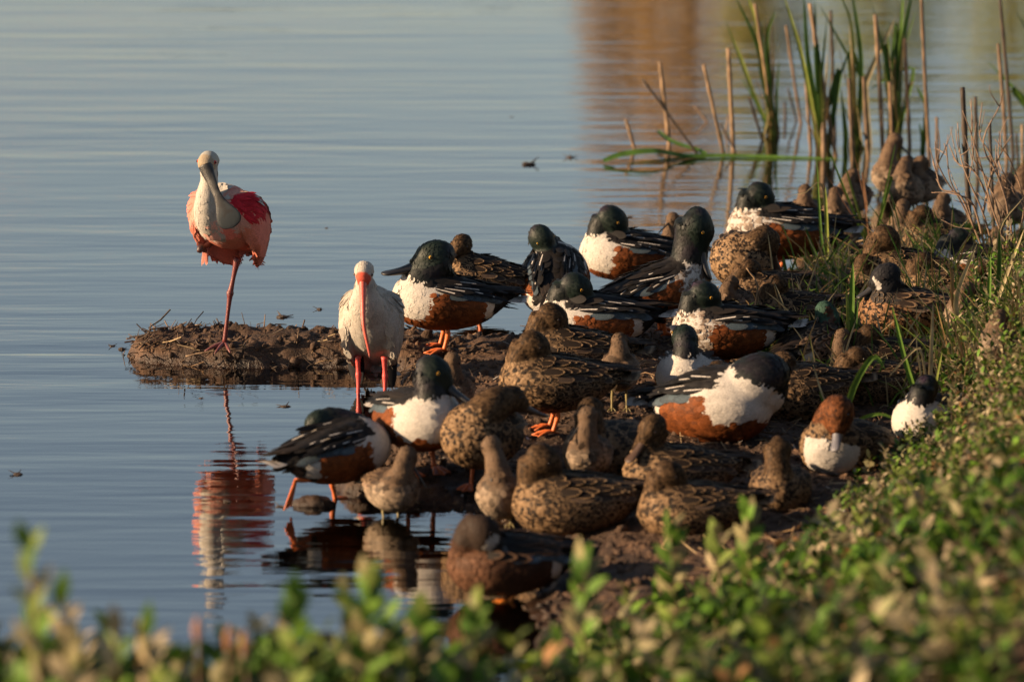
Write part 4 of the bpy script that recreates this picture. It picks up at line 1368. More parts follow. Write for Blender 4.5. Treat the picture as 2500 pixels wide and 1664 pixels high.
def build_birds():
    make_spoonbill()
    make_ibis()
    # ---- patterned males
    male(1088, 856, 190, 'dark headed duck beside the white ibis, long black bill held forward', pose='fwd', pitch=9, stand=.064, hp=(.050, .004, .116), hd=(.95, .06, -.26), nc=(.075, 0, .07), headr=1.42, neckr=(.060, .056, .050), seed=1, s=1.1, ruffle=.03)
    male(1352, 778, 84, 'chestnut sided duck seen from behind with purple nape turned left', pose='tuck', pitch=20, stand=.02, hp=(.075, .040, .105), hd=(-.65, -.65, -.40), seed=2, headr=1.12, s=1.08, rings=FAT_RINGS, wy=.66)
    male(1450, 868, 182, 'black and white duck with head tucked in, behind two mottled brown ducks', pose='tuckflat', stand=.02, pitch=3, seed=3, s=1.12, headr=1.15)
    male(1535, 705, 186, 'purple crowned duck with bright chestnut flank resting at the water edge', pose='tuck', stand=.03, pitch=8, seed=4, headr=1.25, ruffle=.05, s=1.1)
    male(1610, 818, 10, 'black headed duck bending its neck down to preen its breast', pose='fwd', stand=.055, pitch=20, seed=5, hp=(.160, -.015, .135), hd=(.0, -.25, -.95), nc=(.135, 0, .09), headr=1.42, neckr=(.058, .050, .048), headup=(1, -.2, .3), ruffle=.08, s=1.08)
    male(1905, 672, 184, 'dark duck with mottled white breast and eye open, by the tall reeds', pose='tuckflat', stand=.05, pitch=8, seed=6, s=1.22, headr=1.0, hp=(.075, .02, .095), ruffle=.06)
    male(1770, 898, 187, 'chestnut flanked duck with ruffled grey shoulder behind the green grass blades', pose='tuck', stand=.030, pitch=4, seed=7, headr=1.15, ruffle=.06)
    male(1682, 958, 262, 'white breasted duck facing the lens with purple patch on its bowed head', pose='tuckflat', stand=.0, pitch=12, seed=8, hp=(.078, -.010, .105), hd=(-.70, -.25, .35), headr=1.18, legs=False, s=1.0)
    male(1735, 1066, -36, 'big white and chestnut duck bending forward with its black head lowered', pose='fwd', stand=.01, pitch=14, seed=9, hp=(.140, .040, .010), hd=(-.55, .1, -.80), nc=(.165, .03, .06), headr=1.35, neckr=(.074, .068, .054), headup=(1, 0, .3), s=1.16, rings=FAT_RINGS)
    male(1020, 1150, 298, 'white breasted duck standing at the pool edge with purple nape, bill turned right', pose='fwd', stand=.060, pitch=10, seed=10, hp=(.098, .006, .112), hd=(.50, .62, -.52), nc=(.11, 0, .075), headr=1.18, footx=.02, s=1.08)
    male(828, 1236, 33, 'dark duck standing in the shallows stretching one orange foot behind it', pose='tuckr', stand=.070, pitch=9, seed=11, hp=(-.012, .070, .070), hd=(-.9, -.1, -.4), nc=(.09, .06, .055), lift_foot=-1, floor=-.012, headr=1.0, s=1.0)
    male(2262, 1066, 250, 'dark headed duck with white breast half hidden by the grass on the right bank', pose='tuck', stand=.0, pitch=8, seed=12, s=.95, legs=False)
    male(2385, 700, 175, 'dark duck with white flank lying behind the spotted duck with a white face mark', pose='tuckflatr', stand=.0, pitch=0, seed=13, legs=False)
    # ---- mottled brown ducks
    female(1172, 782, 184, 'mottled brown duck with eye open behind the dark headed duck and the ibis', pose='tuck', stand=.06, pitch=12, seed=20, s=1.0, ruffle=.06, hp=(.085, .02, .100), hd=(.45, .75, -.35))
    female(1395, 968, 188, 'mottled brown duck with tucked head, rear one of the pair in front of the ibis', pose='tuck', stand=.045, pitch=7, seed=21, headr=1.12)
    female(1355, 1055, 187, 'mottled brown duck on orange legs, front one of the standing pair', pose='tuck', stand=.060, pitch=5, seed=22, headr=1.12)
    female(1182, 1192, 246, 'mottled brown duck twisting its dark head back over its shoulder near the pool', pose='fwd', stand=.064, pitch=12, seed=23, hp=(.015, .082, .105), hd=(-.45, .55, -.15), nc=(.10, .045, .085), headr=1.08, neckr=(.062, .054, .044), rings=FAT_RINGS, s=.95)
    female(1400, 1290, 184, 'mottled brown duck lying at the pool edge with its head tucked', pose='tuck', stand=.012, pitch=2, seed=24, legs=False, headr=1.15, hp=(.080, .015, .108))
    female(1475, 1145, 250, 'grey brown duck lying face on behind the long billed wader', pose='tuck', stand=.0, pitch=6, seed=25, legs=False, kind='teal_female', hp=(.085, -.01, .108))
    female(1655, 1200, 196, 'mottled brown duck resting its dark bill on its breast, facing the pool', pose='fwd', stand=.0, pitch=6, seed=26, legs=False, hp=(.090, .010, .118), hd=(.72, .35, -.62), headr=1.08, s=.98)
    female(1690, 1288, 186, 'mottled brown duck asleep beside the foreground plants', pose='tuck', stand=.0, pitch=2, seed=27, legs=False, headr=1.12, s=.92)
    female(1812, 712, 262, 'round spotted brown duck standing among grass, preening under its wing', pose='fwd', stand=.02, pitch=8, seed=28, hp=(.065, .092, .062), hd=(-.2, .25, -.95), nc=(.12, .06, .075), headr=1.12, rings=FAT_RINGS, s=.98, headup=(1, 0, .2))
    female(1965, 1012, 200, 'brown duck with scaly pale back and an orange bill tip showing', pose='tuck', stand=.0, pitch=0, seed=29, hp=(.075, .0, .100), hd=(.6, -.7, .1), headr=.95, rings=FAT_RINGS, billcol=(.5, .16, .03), s=.95, legs=False)
    female(2205, 705, 184, 'dark scaly brown duck behind the spotted duck with a white face mark', pose='tuck', stand=.0, pitch=5, seed=30, s=1.02, headr=1.15, legs=False, hp=(.070, .014, .108))
    female(2118, 712, 250, 'small brown duck folding its neck down over its breast', pose='fwd', stand=.0, pitch=8, seed=31, kind='teal_female', s=.74, legs=False, hp=(.105, .01, .080), hd=(.3, .2, -.95), nc=(.13, 0, .07))
    female(2285, 618, 200, 'sunlit brown duck with pale edged feathers asleep below the bare twigs', pose='tuck', stand=.0, pitch=4, seed=32, kind='teal_female', s=.92, legs=False)
    make_duck('duck', 'wigeon', 2060, 1140, 236, 'rusty headed duck with white belly preening among tall grass blades', 'duck', GF, pose='fwd', stand=.0, pitch=14, seed=33, hp=(.125, .040, .082), hd=(.60, .25, -.76), nc=(.115, .01, .095), headr=1.22, s=1.05, neckr=(.056, .046, .040), headup=(1, 0, .2), legs=False)
    female(1905, 1234, 262, 'pale scaly duck facing the lens beside the low bushes with its neck upright', pose='up', stand=.0, pitch=8, seed=34, kind='teal_female', s=.84, legs=False, hp=(.080, .0, .132), hd=(.2, .6, -.75))
    female(2150, 912, 200, 'dark brown duck asleep in the grass between the green blades and the white breasted duck', pose='tuckflat', stand=.0, pitch=2, seed=35, kind='teal_female', legs=False, s=.86)
    female(1930, 795, 205, 'dark brown duck lying behind the green headed duck', pose='tuck', stand=.0, pitch=4, seed=36, kind='teal_female', legs=False, s=.88)
    # ---- small patterned ducks
    make_duck('duck', 'blue_teal', 2212, 832, 186, 'spotted duck with a white crescent on its dark face', 'duck', GT, pose='fwd', stand=.016, pitch=4, seed=40, hp=(.078, .004, .106), hd=(.88, .16, -.44), headr=1.25, nc=(.085, 0, .06), neckr=(.058, .050, .044), s=.98, nfeat=2600)
    make_duck('duck', 'green_teal', 1985, 892, 50, 'small duck with a green patch on the back of its head', 'duck', GT, pose='tuck', stand=.012, pitch=8, seed=41, hp=(.075, .0, .100), hd=(.6, .7, -.2), headr=1.0, s=.9, legs=False)
    make_duck('duck', 'cinnamon', 1240, 1466, 188, 'reddish brown duck with white face crescent preening at the pool by the foreground plants', 'duck', GT, pose='fwd', stand=.022, pitch=3, seed=42, hp=(.070, .050, .088), hd=(-.55, .45, -.70), nc=(.125, .030, .08), headr=1.22, s=.98, headup=(1, .1, .4), legcol=(.62, .20, .03), floor=-.01, footx=.0)
    # ---- long billed waders
    D = make_dowitcher
    female(2130, 975, 190, 'dark brown duck lying in grass just right of the rusty headed duck', pose='tuckflat', stand=.0, seed=90, legs=False, s=.9)
    female(2300, 745, 170, 'dark brown duck lying behind the pale wader right of the spotted duck', pose='tuckr', stand=.0, seed=91, legs=False, s=.9)
    female(2440, 760, 200, 'dark brown duck at the right edge under the pale arching straw blades', pose='tuck', stand=.0, seed=92, legs=False, s=.95)
    female(1860, 742, 200, 'dark brown duck lying between the round spotted duck and the green headed one', pose='tuckflat', stand=.0, seed=93, legs=False, s=.85, kind='teal_female')
    female(1790, 1010, 200, 'dark brown duck in shade behind the big duck with the lowered head', pose='tuckflat', stand=.0, seed=94, legs=False, s=.9)
    D(1112, 1006, 262, 'brown wader with bill pointing down behind the white breasted duck at the pool', pose='down', seed=50, stand=.02, pitch=10, s=.95)
    D(955, 1270, 300, 'greyish wader leaning its long bill into the shallow pool', pose='down', seed=51, stand=.03, pitch=12, s=1.02, hp=(.070, .022, .078), hd=(.35, .35, -.9), floor=-.012)
    D(1225, 1286, 262, 'pale bellied wader bowing its brown head next to the lying brown duck', pose='down', seed=52, stand=.025, pitch=24, kind='pale_dowitcher', s=1.06, floor=-.01, hp=(.066, -.022, .105), hd=(.35, .10, -.95))
    D(1440, 1176, 255, 'wader holding a long dark bill across its breast in front of the grey brown duck', pose='down', seed=53, stand=.02, pitch=18, s=.98, hp=(.068, 0, .098), hd=(.45, -.45, -.8))
    D(1512, 1004, 268, 'wader on thin yellowish legs behind the standing pair of brown ducks', pose='nape', seed=54, stand=.065, pitch=22, s=.98)
    D(1790, 770, 240, 'grey brown wader squeezed between two patterned ducks', pose='tuck', seed=55, stand=.0, pitch=8)
    D(1660, 668, 215, 'wader with only its brown head showing above the patterned ducks', pose='up', seed=56, stand=.04, pitch=16, hp=(.07, 0, .105), hd=(.7, .2, -.6))
    D(1965, 572, 262, 'lone wader in the water left of the tall grass blades', pose='nape', seed=57, stand=.03, pitch=12, kind='pale_dowitcher', s=.95, floor=-.02)
    D(2043, 582, 255, 'wader in shade directly behind the tall grass blades', pose='nape', seed=58, stand=.03, pitch=12, s=.98, floor=-.02)
    D(2082, 536, 240, 'dark headed wader standing in the water beneath the reeds', pose='tuck', seed=59, stand=.03, pitch=14, s=1.0, floor=-.02)
    D(2172, 496, 250, 'wader with raised neck at the back of the water group', pose='up', seed=60, stand=.04, pitch=18, s=1.08, floor=-.02, hp=(.045, .02, .120), hd=(-.3, .6, -.5), kind='pale_dowitcher')
    D(2215, 528, 245, 'wader asleep in the water in front of the one with raised neck', pose='nape', seed=61, stand=.04, pitch=20, s=1.08, floor=-.02)
    D(2250, 520, 235, 'wader turned away at the right end of the water group', pose='tuck', seed=62, stand=.04, pitch=12, s=1.08, floor=-.02)
    D(2208, 612, 250, 'wader at the shore beside the sunlit brown duck with pale edged feathers', pose='nape', seed=63, stand=.02, pitch=16, s=1.0)
    D(2310, 592, 240, 'wader with rounded head behind the sunlit brown duck with pale edged feathers', pose='nape', seed=64, stand=.02, pitch=14, s=.98)
    D(2462, 575, 235, 'upright wader near the bare twigs at the water edge', pose='nape', seed=65, stand=.04, pitch=24, s=1.08)
    D(2505, 550, 240, 'wader behind the bare twigs cut by the picture edge', pose='nape', seed=66, stand=.04, pitch=20, s=1.08)
    D(2440, 648, 245, 'small wader crouching beneath the bare twigs', pose='nape', seed=67, stand=.0, pitch=10)
    D(2362, 832, 225, 'pale wader standing right of the spotted duck with a white face mark', pose='nape', seed=68, stand=.02, pitch=30, s=.95, kind='pale_dowitcher')
    D(2062, 908, 250, 'grey wader half hidden by the green blades in front of the spotted duck', pose='nape', seed=69, stand=.0, pitch=10)
    D(2440, 900, 245, 'wader half hidden by long grass near the bank plants', pose='nape', seed=70, stand=.02, pitch=30)


build_birds()


# ------------------------------------------------------------------ plants, reeds, twigs
def px_of(P):
    """photo pixel of world points"""
    P = np.asarray(P, float)
    d = P - np.array([0, 0, CH])
    dep = d[:, 1] * _ct - d[:, 2] * _st
    upc = d[:, 1] * _st + d[:, 2] * _ct
    return 1250 + FPX * d[:, 0] / dep, 832 - FPX * upc / dep


def stick(g, P, r0, r1, col, n=6, ns=8, jitter=0.0):
    R = np.linspace(r0, r1, len(P))
    V, f3, f4, C, RR = tube(P, list(R), n, ns)
    if jitter:
        V = V + jitter * fbm(V * 60, 2)[:, None]
    g.add(V, f3, f4, Col=col)


def blade(g, P, w, col, tipcol=None, ns=12, fold=0.25, face=None):
    """long grass blade: a folded ribbon along P"""
    C = catmull(P, ns)
    T = np.gradient(C, axis=0); T /= np.linalg.norm(T, axis=1)[:, None] + 1e-9
    f = np.asarray(face if face is not None else (0.3, -1, 0.25), float)
    S = np.cross(T, f); S /= np.linalg.norm(S, axis=1)[:, None] + 1e-9
    Nn = np.cross(S, T)
    t = np.linspace(0, 1, ns)
    ww = w * .5 * np.minimum(1, .62 + 1.6 * t) * np.sqrt(np.clip(1 - t ** 2.6, 0.004, 1))
    V = np.stack([C - S * ww[:, None], C - Nn * (ww * fold * 2)[:, None], C + S * ww[:, None]], 1).reshape(-1, 3)
    i = np.arange(ns * 3).reshape(ns, 3)
    q = np.stack([i[:-1, :-1], i[:-1, 1:], i[1:, 1:], i[1:, :-1]], -1).reshape(-1, 4)
    col = np.asarray(col, float); tc = np.asarray(tipcol if tipcol is not None else col, float)
    cc = col * (1 - t[:, None]) + tc * t[:, None]
    cc = cc * (1 + .12 * np.sin(np.arange(ns) * 2.1))[:, None]
    g.add(V, None, q, Col=np.repeat(cc, 3, 0))


def build_reeds():
    TAN = (.34, .225, .125); MIDB = (.21, .135, .075); DARK = (.055, .036, .022)
    L = [  # top px, base px, radius m, colour, label
        ((1528, 290), (1550, 366), .0085, TAN, 'short pale broken reed stump, leftmost of the dead reeds'),
        ((1611, 150), (1633, 353), .0090, TAN, 'tall pale bare reed stem crossed by a thin dark leaning one'),
        ((1568, 192), (1704, 379), .0055, DARK, 'thin dark reed leaning far left across a tall pale stem'),
        ((1718, 158), (1767, 379), .0085, TAN, 'pale reed stem leaning left, rising from the floating green leaf'),
        ((1778, 118), (1791, 366), .0090, TAN, 'pale reed stem with a blunt knobbly top left of the green clump'),
        ((1695, 259), (1727, 299), .0055, MIDB, 'small broken reed tip leaning left between two pale stems'),
        ((1778, 281), (1771, 326), .0045, TAN, 'tiny pale reed stub close beside the knobbly topped stem'),
        ((1757, 300), (1798, 372), .0050, DARK, 'short dark reed stub slanting at the foot of the knobbly topped stem'),
        ((1843, 9), (1892, 330), .0095, TAN, 'tall tan reed stem standing inside the green clump'),
        ((1829, 237), (1863, 344), .0070, MIDB, 'brown reed stem slanting at the left foot of the green clump'),
        ((1919, 62), (1957, 303), .0075, MIDB, 'slim brown reed leaning left, alone right of the green clump'),
        ((1923, 214), (1945, 295), .0055, DARK, 'short dark reed slanting at the right of the green clump'),
        ((1916, 250), (1917, 298), .0060, DARK, 'upright dark reed stub touching the green clump'),
        ((1966, 170), (1981, 370), .0085, TAN, 'pale reed stem, left edge of the tall middle clump'),
        ((1977, 9), (2044, 384), .0090, TAN, 'very tall pale reed leaning left through the middle clump'),
        ((2028, 27), (2039, 344), .0090, DARK, 'very tall dark upright reed in the middle clump'),
        ((2010, 268), (2010, 388), .0125, TAN, 'thick tan reed base under the middle clump leaves'),
        ((2073, 192), (2082, 393), .0080, MIDB, 'brown upright reed between the middle clump and the tall green leaf'),
        ((2108, 187), (2120, 388), .0085, MIDB, 'brown reed whose broken pale leaf bends up to the right'),
        ((2137, 36), (2153, 380), .0095, TAN, 'tall tan reed behind the broken pale leaf'),
        ((2209, 94), (2222, 357), .0085, MIDB, 'brown reed just right of the broad green leaf tuft'),
        ((2249, -13), (2271, 402), .0095, MIDB, 'tallest brown reed reaching past the picture top'),
        ((2287, 286), (2289, 402), .0070, MIDB, 'short brown reed with a dark knot at its middle'),
        ((2350, 214), (2374, 616), .0105, DARK, 'dark thick reed beside the bare twig shrub'),
        ((2381, 237), (2387, 446), .0080, DARK, 'dark reed just right of the thick dark one'),
        ((2437, 107), (2454, 402), .0085, MIDB, 'brown reed near the picture edge with a dark reed crossing it'),
        ((2441, -5), (2472, 380), .0080, DARK, 'tall dark reed near the picture edge'),
        ((2481, 326), (2486, 402), .0060, DARK, 'short dark reed stub by the picture edge'),
        ((2495, 303), (2497, 430), .0060, TAN, 'thin pale reed cut by the picture edge'),
        ((1990, 250), (1997, 370), .0080, DARK, 'dark short reed inside the left of the middle clump'),
        ((2172, 200), (2178, 372), .0080, MIDB, 'brown reed hidden among the broad green leaf tuft'),
        ((2416, 300), (2428, 640), .0075, DARK, 'dark reed rising behind the bare twig shrub')]
    rng = np.random.default_rng(77)
    for top, base, r, c, lab in L:
        b = at(base[0], base[1], 0.0)
        t = atY(top[0], top[1], b.y + rng.uniform(-.04, .04))
        dirv = t - b
        p0 = b - dirv * (0.30 / max(dirv.z, .08))
        root = empty('reed_stem', b)
        tag(root, lab, 'reed', 'dead reed stems standing in the water')
        n = 7
        ks = np.linspace(0, 1, n)
        P = np.array([np.array(p0 - b) * (1 - k) + np.array(t - b) * k for k in ks])
        side = rng.normal(0, 1, 3) * np.array([1, 1, 0]); bow = .006 * dirv.length
        P = P + side * (np.sin(ks * np.pi) * bow)[:, None]
        g = Geo()
        ns = 26
        r *= rng.uniform(.72, .95); c = np.array(c) * rng.uniform(.7, 1.05)
        V, f3, f4, C, RR = tube(P, [r * 1.1] * n, 7, ns)
        rad = np.repeat(1 + .22 * (np.arange(ns) % 7 == 0) - .12 * np.linspace(0, 1, ns), 7)
        rad = np.concatenate([rad, [1, 1]])
        CC = np.concatenate([np.repeat(C, 7, 0), C[:1], C[-1:]])
        V = CC + (V - CC) * rad[:, None] + .0012 * fbm(V * 80, 2)[:, None]
        sh = np.concatenate([np.repeat(rng.uniform(.45, 1.2, ns), 7), [.5, .5]])
        g.add(V, f3, f4, Col=np.array(c) * sh[:, None])
        link('stalk', g.mesh('stalk', MAT['dry_stem']), root)
        if r > .007 and rng.uniform() < .6:      # a frayed sheath clinging to the stem
            g = Geo()
            k = rng.uniform(.45, .8)
            q = np.array(p0 - b) * (1 - k) + np.array(t - b) * k
            s_ = rng.choice([-1, 1])
            blade(g, [q, q + np.array([s_ * .010, -.01, .03]), q + np.array([s_ * .022, -.015, .05 + rng.uniform(-.06, .03)])], .012, np.array(c) * .9, ns=6)
            link('leaf_sheath', g.mesh('leaf_sheath', MAT['dry_stem']), root)


G1 = (.11, .21, .035); G2 = (.060, .13, .026); G3 = (.22, .27, .06); PALE = (.42, .35, .20); DRY = (.30, .20, .09)


def clump(name, base, blades, label, cat, group, w=.014, hgt=None, mat='leaf'):
    """base px on ground or water; blades: list of (tip px, [mid px], colour, width factor, base shift px, depth shift m)"""
    b = ground(base[0], base[1], 0.0) if hgt is None else at(base[0], base[1], hgt)
    root = empty(name, b)
    tag(root, label, cat, group)
    rng = np.random.default_rng(int(base[0] * 7 + base[1]))
    if name == 'cattail' and len(blades) > 4:
        x0, x1 = min(b_[0][0] for b_ in blades), max(b_[0][0] for b_ in blades)
        for k in range(16):
            tx = rng.uniform(x0, x1); ty = base[1] - rng.uniform(.25, .85) * base[1]
            blades = blades + [((tx * .6 + base[0] * .4, ty), [(tx * .25 + base[0] * .75, (ty + base[1]) / 2)], [G1, G2, G3, PALE, DRY, DRY, (.12, .08, .04)][rng.integers(0, 7)], rng.uniform(.25, .75), rng.uniform(-22, 22))]
    for bl in blades:
        tip, mid, c, wf, sh = bl[:5]
        dy = bl[5] if len(bl) > 5 else rng.uniform(-.05, .05)
        q0 = atY(base[0] + sh, base[1] + 4, b.y) - b
        q0.z = -.06
        qs = atY(base[0] + sh, base[1], b.y + .2 * dy) - b
        qm = [atY(m[0], m[1], b.y + .6 * dy) - b for m in mid]
        qt = atY(tip[0], tip[1], b.y + dy) - b
        g = Geo()
        c = np.array(c) * rng.uniform(.85, 1.15)
        blade(g, [q0, qs] + qm + [qt], w * wf, c * np.array((.85, .8, .7)), c, 16, face=(rng.uniform(-.5, .5), -1, .2))
        link('blade', g.mesh('blade', MAT[mat]), root)
    return root


def build_clumps():
    GC = 'green leaf clumps growing in the water'
    clump('cattail', (1886, 330), [((1795, -8), [(1850, 120)], G1, 1.3, 0), ((1772, 52), [(1828, 200)], G3, 1.1, -4), ((1893, 24), [(1872, 110)], G1, 1.0, 4), ((1822, -20), [(1853, 90)], G3, 1.2, 0),
                                   ((1800, 110), [(1838, 220)], G3, .8, -8), ((1850, 150), [(1868, 230)], G1, .9, 6), ((1880, 150), [(1884, 240)], G2, 1.1, 10), ((1902, 150), [(1896, 240)], G2, .9, 12), ((1810, 190), [(1850, 260)], G1, .7, -8), ((1858, 60), [(1866, 200)], G1, .9, 2)],
          'bushy green leaf clump rising left of the tall dark reeds', 'cattail', GC, .0155, 0.0)
    clump('cattail', (2008, 384), [((1912, -15), [(1960, 150)], G3, 1.2, -6), ((1962, -12), [(1975, 170)], G1, 1.5, 0), ((1990, 5), [(1993, 170)], G2, 1.2, 4), ((2018, 50), [(1995, 110), (2000, 230)], G2, 1.3, 6), ((2078, 110), [(2050, 170), (2020, 270)], G2, 1.4, 10), ((1945, 60), [(1975, 220)], PALE, 1.0, -8)],
          'tall leaning green leaf clump in the middle of the dead reeds', 'cattail', GC, .0165, 0.0)
    clump('cattail', (2092, 362), [((2078, -30), [(2102, 150)], G1, 1.5, 0), ((2002, 15), [(2075, 120), (2096, 180)], G2, 1.2, 2), ((2050, -15), [(2080, 80)], G3, .9, -2), ((2053, 210), [(2062, 330)], G2, 1.0, -30), ((2060, 260), [(2068, 330)], G1, .8, -26)],
          'single tall green leaf fan right of the middle clump', 'cattail', GC, .016, 0.0)
    clump('cattail', (2186, 352), [((2228, -30), [(2200, 140)], G1, 1.8, 4), ((2130, 15), [(2160, 110), (2180, 220)], G2, 1.5, -2), ((2236, 28), [(2190, 60), (2178, 200)], G2, 1.2, 0), ((2205, -20), [(2196, 150)], G1, 1.4, 8), ((2168, 110), [(2178, 240)], G3, 1.1, -6), ((2120, 222), [(2170, 190), (2230, 168), (2205, 280)][::-1], G1, 1.0, 8), ((2185, 45), [(2120, 185), (2112, 230)][::-1], PALE, 1.9, -66)],
          'broad green leaf tuft with a broken pale leaf beside it', 'cattail', GC, .016, 0.0)
    clump('cattail', (2252, 370), [((2238, 212), [(2262, 270)], G2, 1.2, 0), ((2262, 235), [(2258, 300)], G2, 1.0, 2), ((2244, 300), [(2250, 330)], G2, .8, 0)],
          'small dark green hanging leaf tuft by the tallest brown reed', 'cattail', GC, .018, 0.0)
    clump('cattail', (2560, 330), [((2412, 152), [(2470, 215), (2530, 270)], G1, 1.2, 0), ((2480, 28), [(2530, 60), (2560, 160)], G2, 1.0, 0)],
          'green leaves reaching in over the picture edge above the twigs', 'cattail', GC, .02, 0.0)
    # leaf lying on the water
    root = empty('floating_leaf', at(1700, 384, 0.0))
    tag(root, 'long bent green leaf lying on the water at the foot of the reeds', 'leaf')
    b = root.location
    g = Geo()
    P = [at(1474, 392, .012) - b, at(1520, 376, .035) - b, at(1600, 368, .045) - b, at(1680, 380, .015) - b, at(1800, 380, .008) - b, at(2060, 388, .004) - b]
    blade(g, P, .045, G2, G1, 26, face=(0, -.35, 1)); link('blade', g.mesh('blade', MAT['leaf']), root)
    g = Geo()
    P = [at(1604, 318, .05) - b, at(1640, 345, .04) - b, at(1720, 374, .012) - b, at(1650, 388, .006) - b, at(1510, 402, .005) - b]
    blade(g, P, .028, G2, G2, 20, face=(0, -.35, 1)); link('blade', g.mesh('blade', MAT['leaf']), root)
    # grass among the birds
    GG = 'grass tufts among the birds'
    clump('grass_tuft', (2016, 655), [((1993, 385), [(2002, 540)], G1, 1.0, -4), ((2015, 456), [(2018, 560)], G3, 1.6, 2), ((1966, 553), [(1990, 620)], G2, 1.5, -6), ((1926, 478), [(1965, 470), (2008, 455)][::-1], PALE, .4, 0), ((2078, 585), [(2045, 620)], G3, .8, 8), ((1985, 600), [(2000, 640)], G2, .8, -8), ((2052, 560), [(2030, 600)], G1, .7, 4), ((2000, 500), [(2006, 580)], G2, .9, 0)],
          'tall grass tuft with flat topped blade before the lone wader in the water', 'grass', GG, .011)
    clump('grass_tuft', (2122, 600), [((2022, 360), [(2060, 460)], G1, .9, -6), ((2060, 390), [(2085, 480)], G3, 1.0, 0), ((2186, 352), [(2178, 430), (2150, 520)], G1, .9, 8), ((2086, 378), [(2104, 420), (2118, 520)], (.24, .13, .075), .45, 0), ((2166, 445), [(2150, 540)], G3, .6, 6), ((2042, 420), [(2085, 520)], G1, .9, -3), ((2015, 422), [(2050, 450), (2090, 540)], (.2, .1, .06), .4, -4)],
          'tall crossing grass blades with a bare twig in front of the water waders', 'grass', GG, .012)
    clump('grass_tuft', (2066, 905), [((2082, 640), [(2078, 760)], G1, 1.7, 0), ((2066, 690), [(2070, 800)], G3, 1.0, -6), ((2048, 795), [(2056, 850)], G2, .9, -10), ((2094, 730), [(2086, 820)], G2, 1.1, 6), ((2074, 770), [(2074, 840)], G1, 1.3, 2)],
          'upright thick green blades beside the scaly backed brown duck', 'grass', GG, .014)
    clump('grass_tuft', (1868, 882), [((1826, 768), [(1845, 820)], G3, 1.2, -6), ((1856, 755), [(1862, 820)], G2, 1.1, 0), ((1808, 935), [(1830, 900), (1850, 880)][::-1], G1, 1.3, -8), ((1935, 790), [(1900, 830)], G1, .8, 6), ((1880, 790), [(1876, 840)], G3, .9, 4), ((1965, 778), [(1920, 815)], G2, .6, 8), ((1838, 800), [(1852, 850)], G2, 1.0, -4)],
          'spiky green grass tuft at the tail of the chestnut flanked duck', 'grass', GG, .013)
    clump('grass_tuft', (1925, 690), [((1912, 622), [(1916, 650)], G1, 1.3, 0), ((1950, 618), [(1936, 650)], G3, .8, 4), ((1900, 640), [(1910, 665)], PALE, .7, -6), ((1965, 650), [(1944, 670)], G2, .8, 6), ((1940, 660), [(1932, 680)], G1, .7, 0)],
          'short grass tuft right of the round spotted brown duck', 'grass', GG, .011)
    clump('grass_tuft', (2060, 705), [((2000, 660), [(2030, 668)], G1, .9, -4), ((2058, 695), [(2040, 670), (2010, 662)][::-1], G1, 1.0, 0), ((2002, 694), [(2030, 690)], G1, .8, 0), ((2090, 640), [(2076, 672)], G2, .8, 4), ((2110, 660), [(2086, 685)], G3, .7, 6)],
          'low bent grass blades in front of the dark scaly brown duck', 'grass', GG, .012)
    GN = 'near grass blades on the right bank'
    clump('grass_tuft', (2054, 1085), [((2160, 900), [(2130, 872), (2078, 960)][::-1], G1, 1.6, 4), ((2000, 955), [(2028, 1030)], G1, 1.1, -4), ((2205, 1035), [(2150, 1010), (2090, 1030)][::-1], G1, .9, 6), ((1985, 890), [(2010, 970), (2040, 1040)][::-1], PALE, .6, -4)],
          'bent green blade with dry tip in front of the rusty headed duck', 'grass', GN, .013)
    clump('grass_tuft', (2262, 1020), [((2178, 748), [(2215, 900)], G1, 1.4, -8), ((2278, 740), [(2272, 900)], PALE, 1.3, 4), ((2170, 920), [(2205, 880), (2245, 850), (2260, 930)][::-1], PALE, .7, 0), ((2215, 1060), [(2214, 980)], G2, 1.4, -46), ((2240, 850), [(2252, 940)], PALE, .8, 0), ((2300, 860), [(2284, 940)], G3, .7, 8)],
          'long leaning green and straw blades before the white breasted duck in the grass', 'grass', GN, .013)
    clump('grass_tuft', (2395, 880), [((2320, 700), [(2352, 800)], G1, 1.3, -6), ((2385, 595), [(2336, 720), (2345, 790)][::-1], PALE, 1.5, 0), ((2418, 620), [(2412, 760)], G1, 1.4, 4), ((2500, 560), [(2462, 660), (2420, 780)][::-1], PALE, 1.0, 8), ((2470, 660), [(2440, 790)], G3, 1.2, 8), ((2300, 640), [(2322, 660), (2330, 760)][::-1], DRY, .8, -8), ((2440, 560), [(2436, 700)], G2, 1.5, 6)],
          'tall mixed green and straw blades behind the low bushes near the picture edge', 'grass', GN, .014)
    clump('grass_tuft', (2460, 760), [((2500, 480), [(2440, 560), (2440, 680)][::-1], PALE, .9, 0), ((2410, 600), [(2436, 660)], G3, .8, 0), ((2520, 640), [(2490, 680)], PALE, .7, 4), ((2380, 690), [(2420, 690)], PALE, .6, -6), ((2490, 560), [(2480, 650)], G1, .9, 6), ((2530, 600), [(2500, 680)], G2, .9, 6), ((2400, 560), [(2430, 640)], PALE, .6, -4)],
          'pale arching straw blades under the bare twig shrub', 'grass', GN, .011)
    clump('grass_tuft', (2330, 930), [((2300, 800), [(2318, 860)], PALE, .9, 0), ((2350, 790), [(2342, 860)], G3, .9, 4), ((2260, 880), [(2300, 880)], DRY, .6, -8), ((2380, 820), [(2356, 870)], G1, 1.0, 8), ((2285, 740), [(2310, 840)], DRY, .6, 0)],
          'dry and green blades just right of the white breasted duck in the grass', 'grass', GN, .012)
    clump('grass_tuft', (1935, 1480), [((1880, 1330), [(1910, 1400)], G1, .7, 0), ((1960, 1330), [(1950, 1400)], G3, .6, 2)],
          'thin bright blade pair rising from the low bushes of the near bank', 'grass', GN, .010)
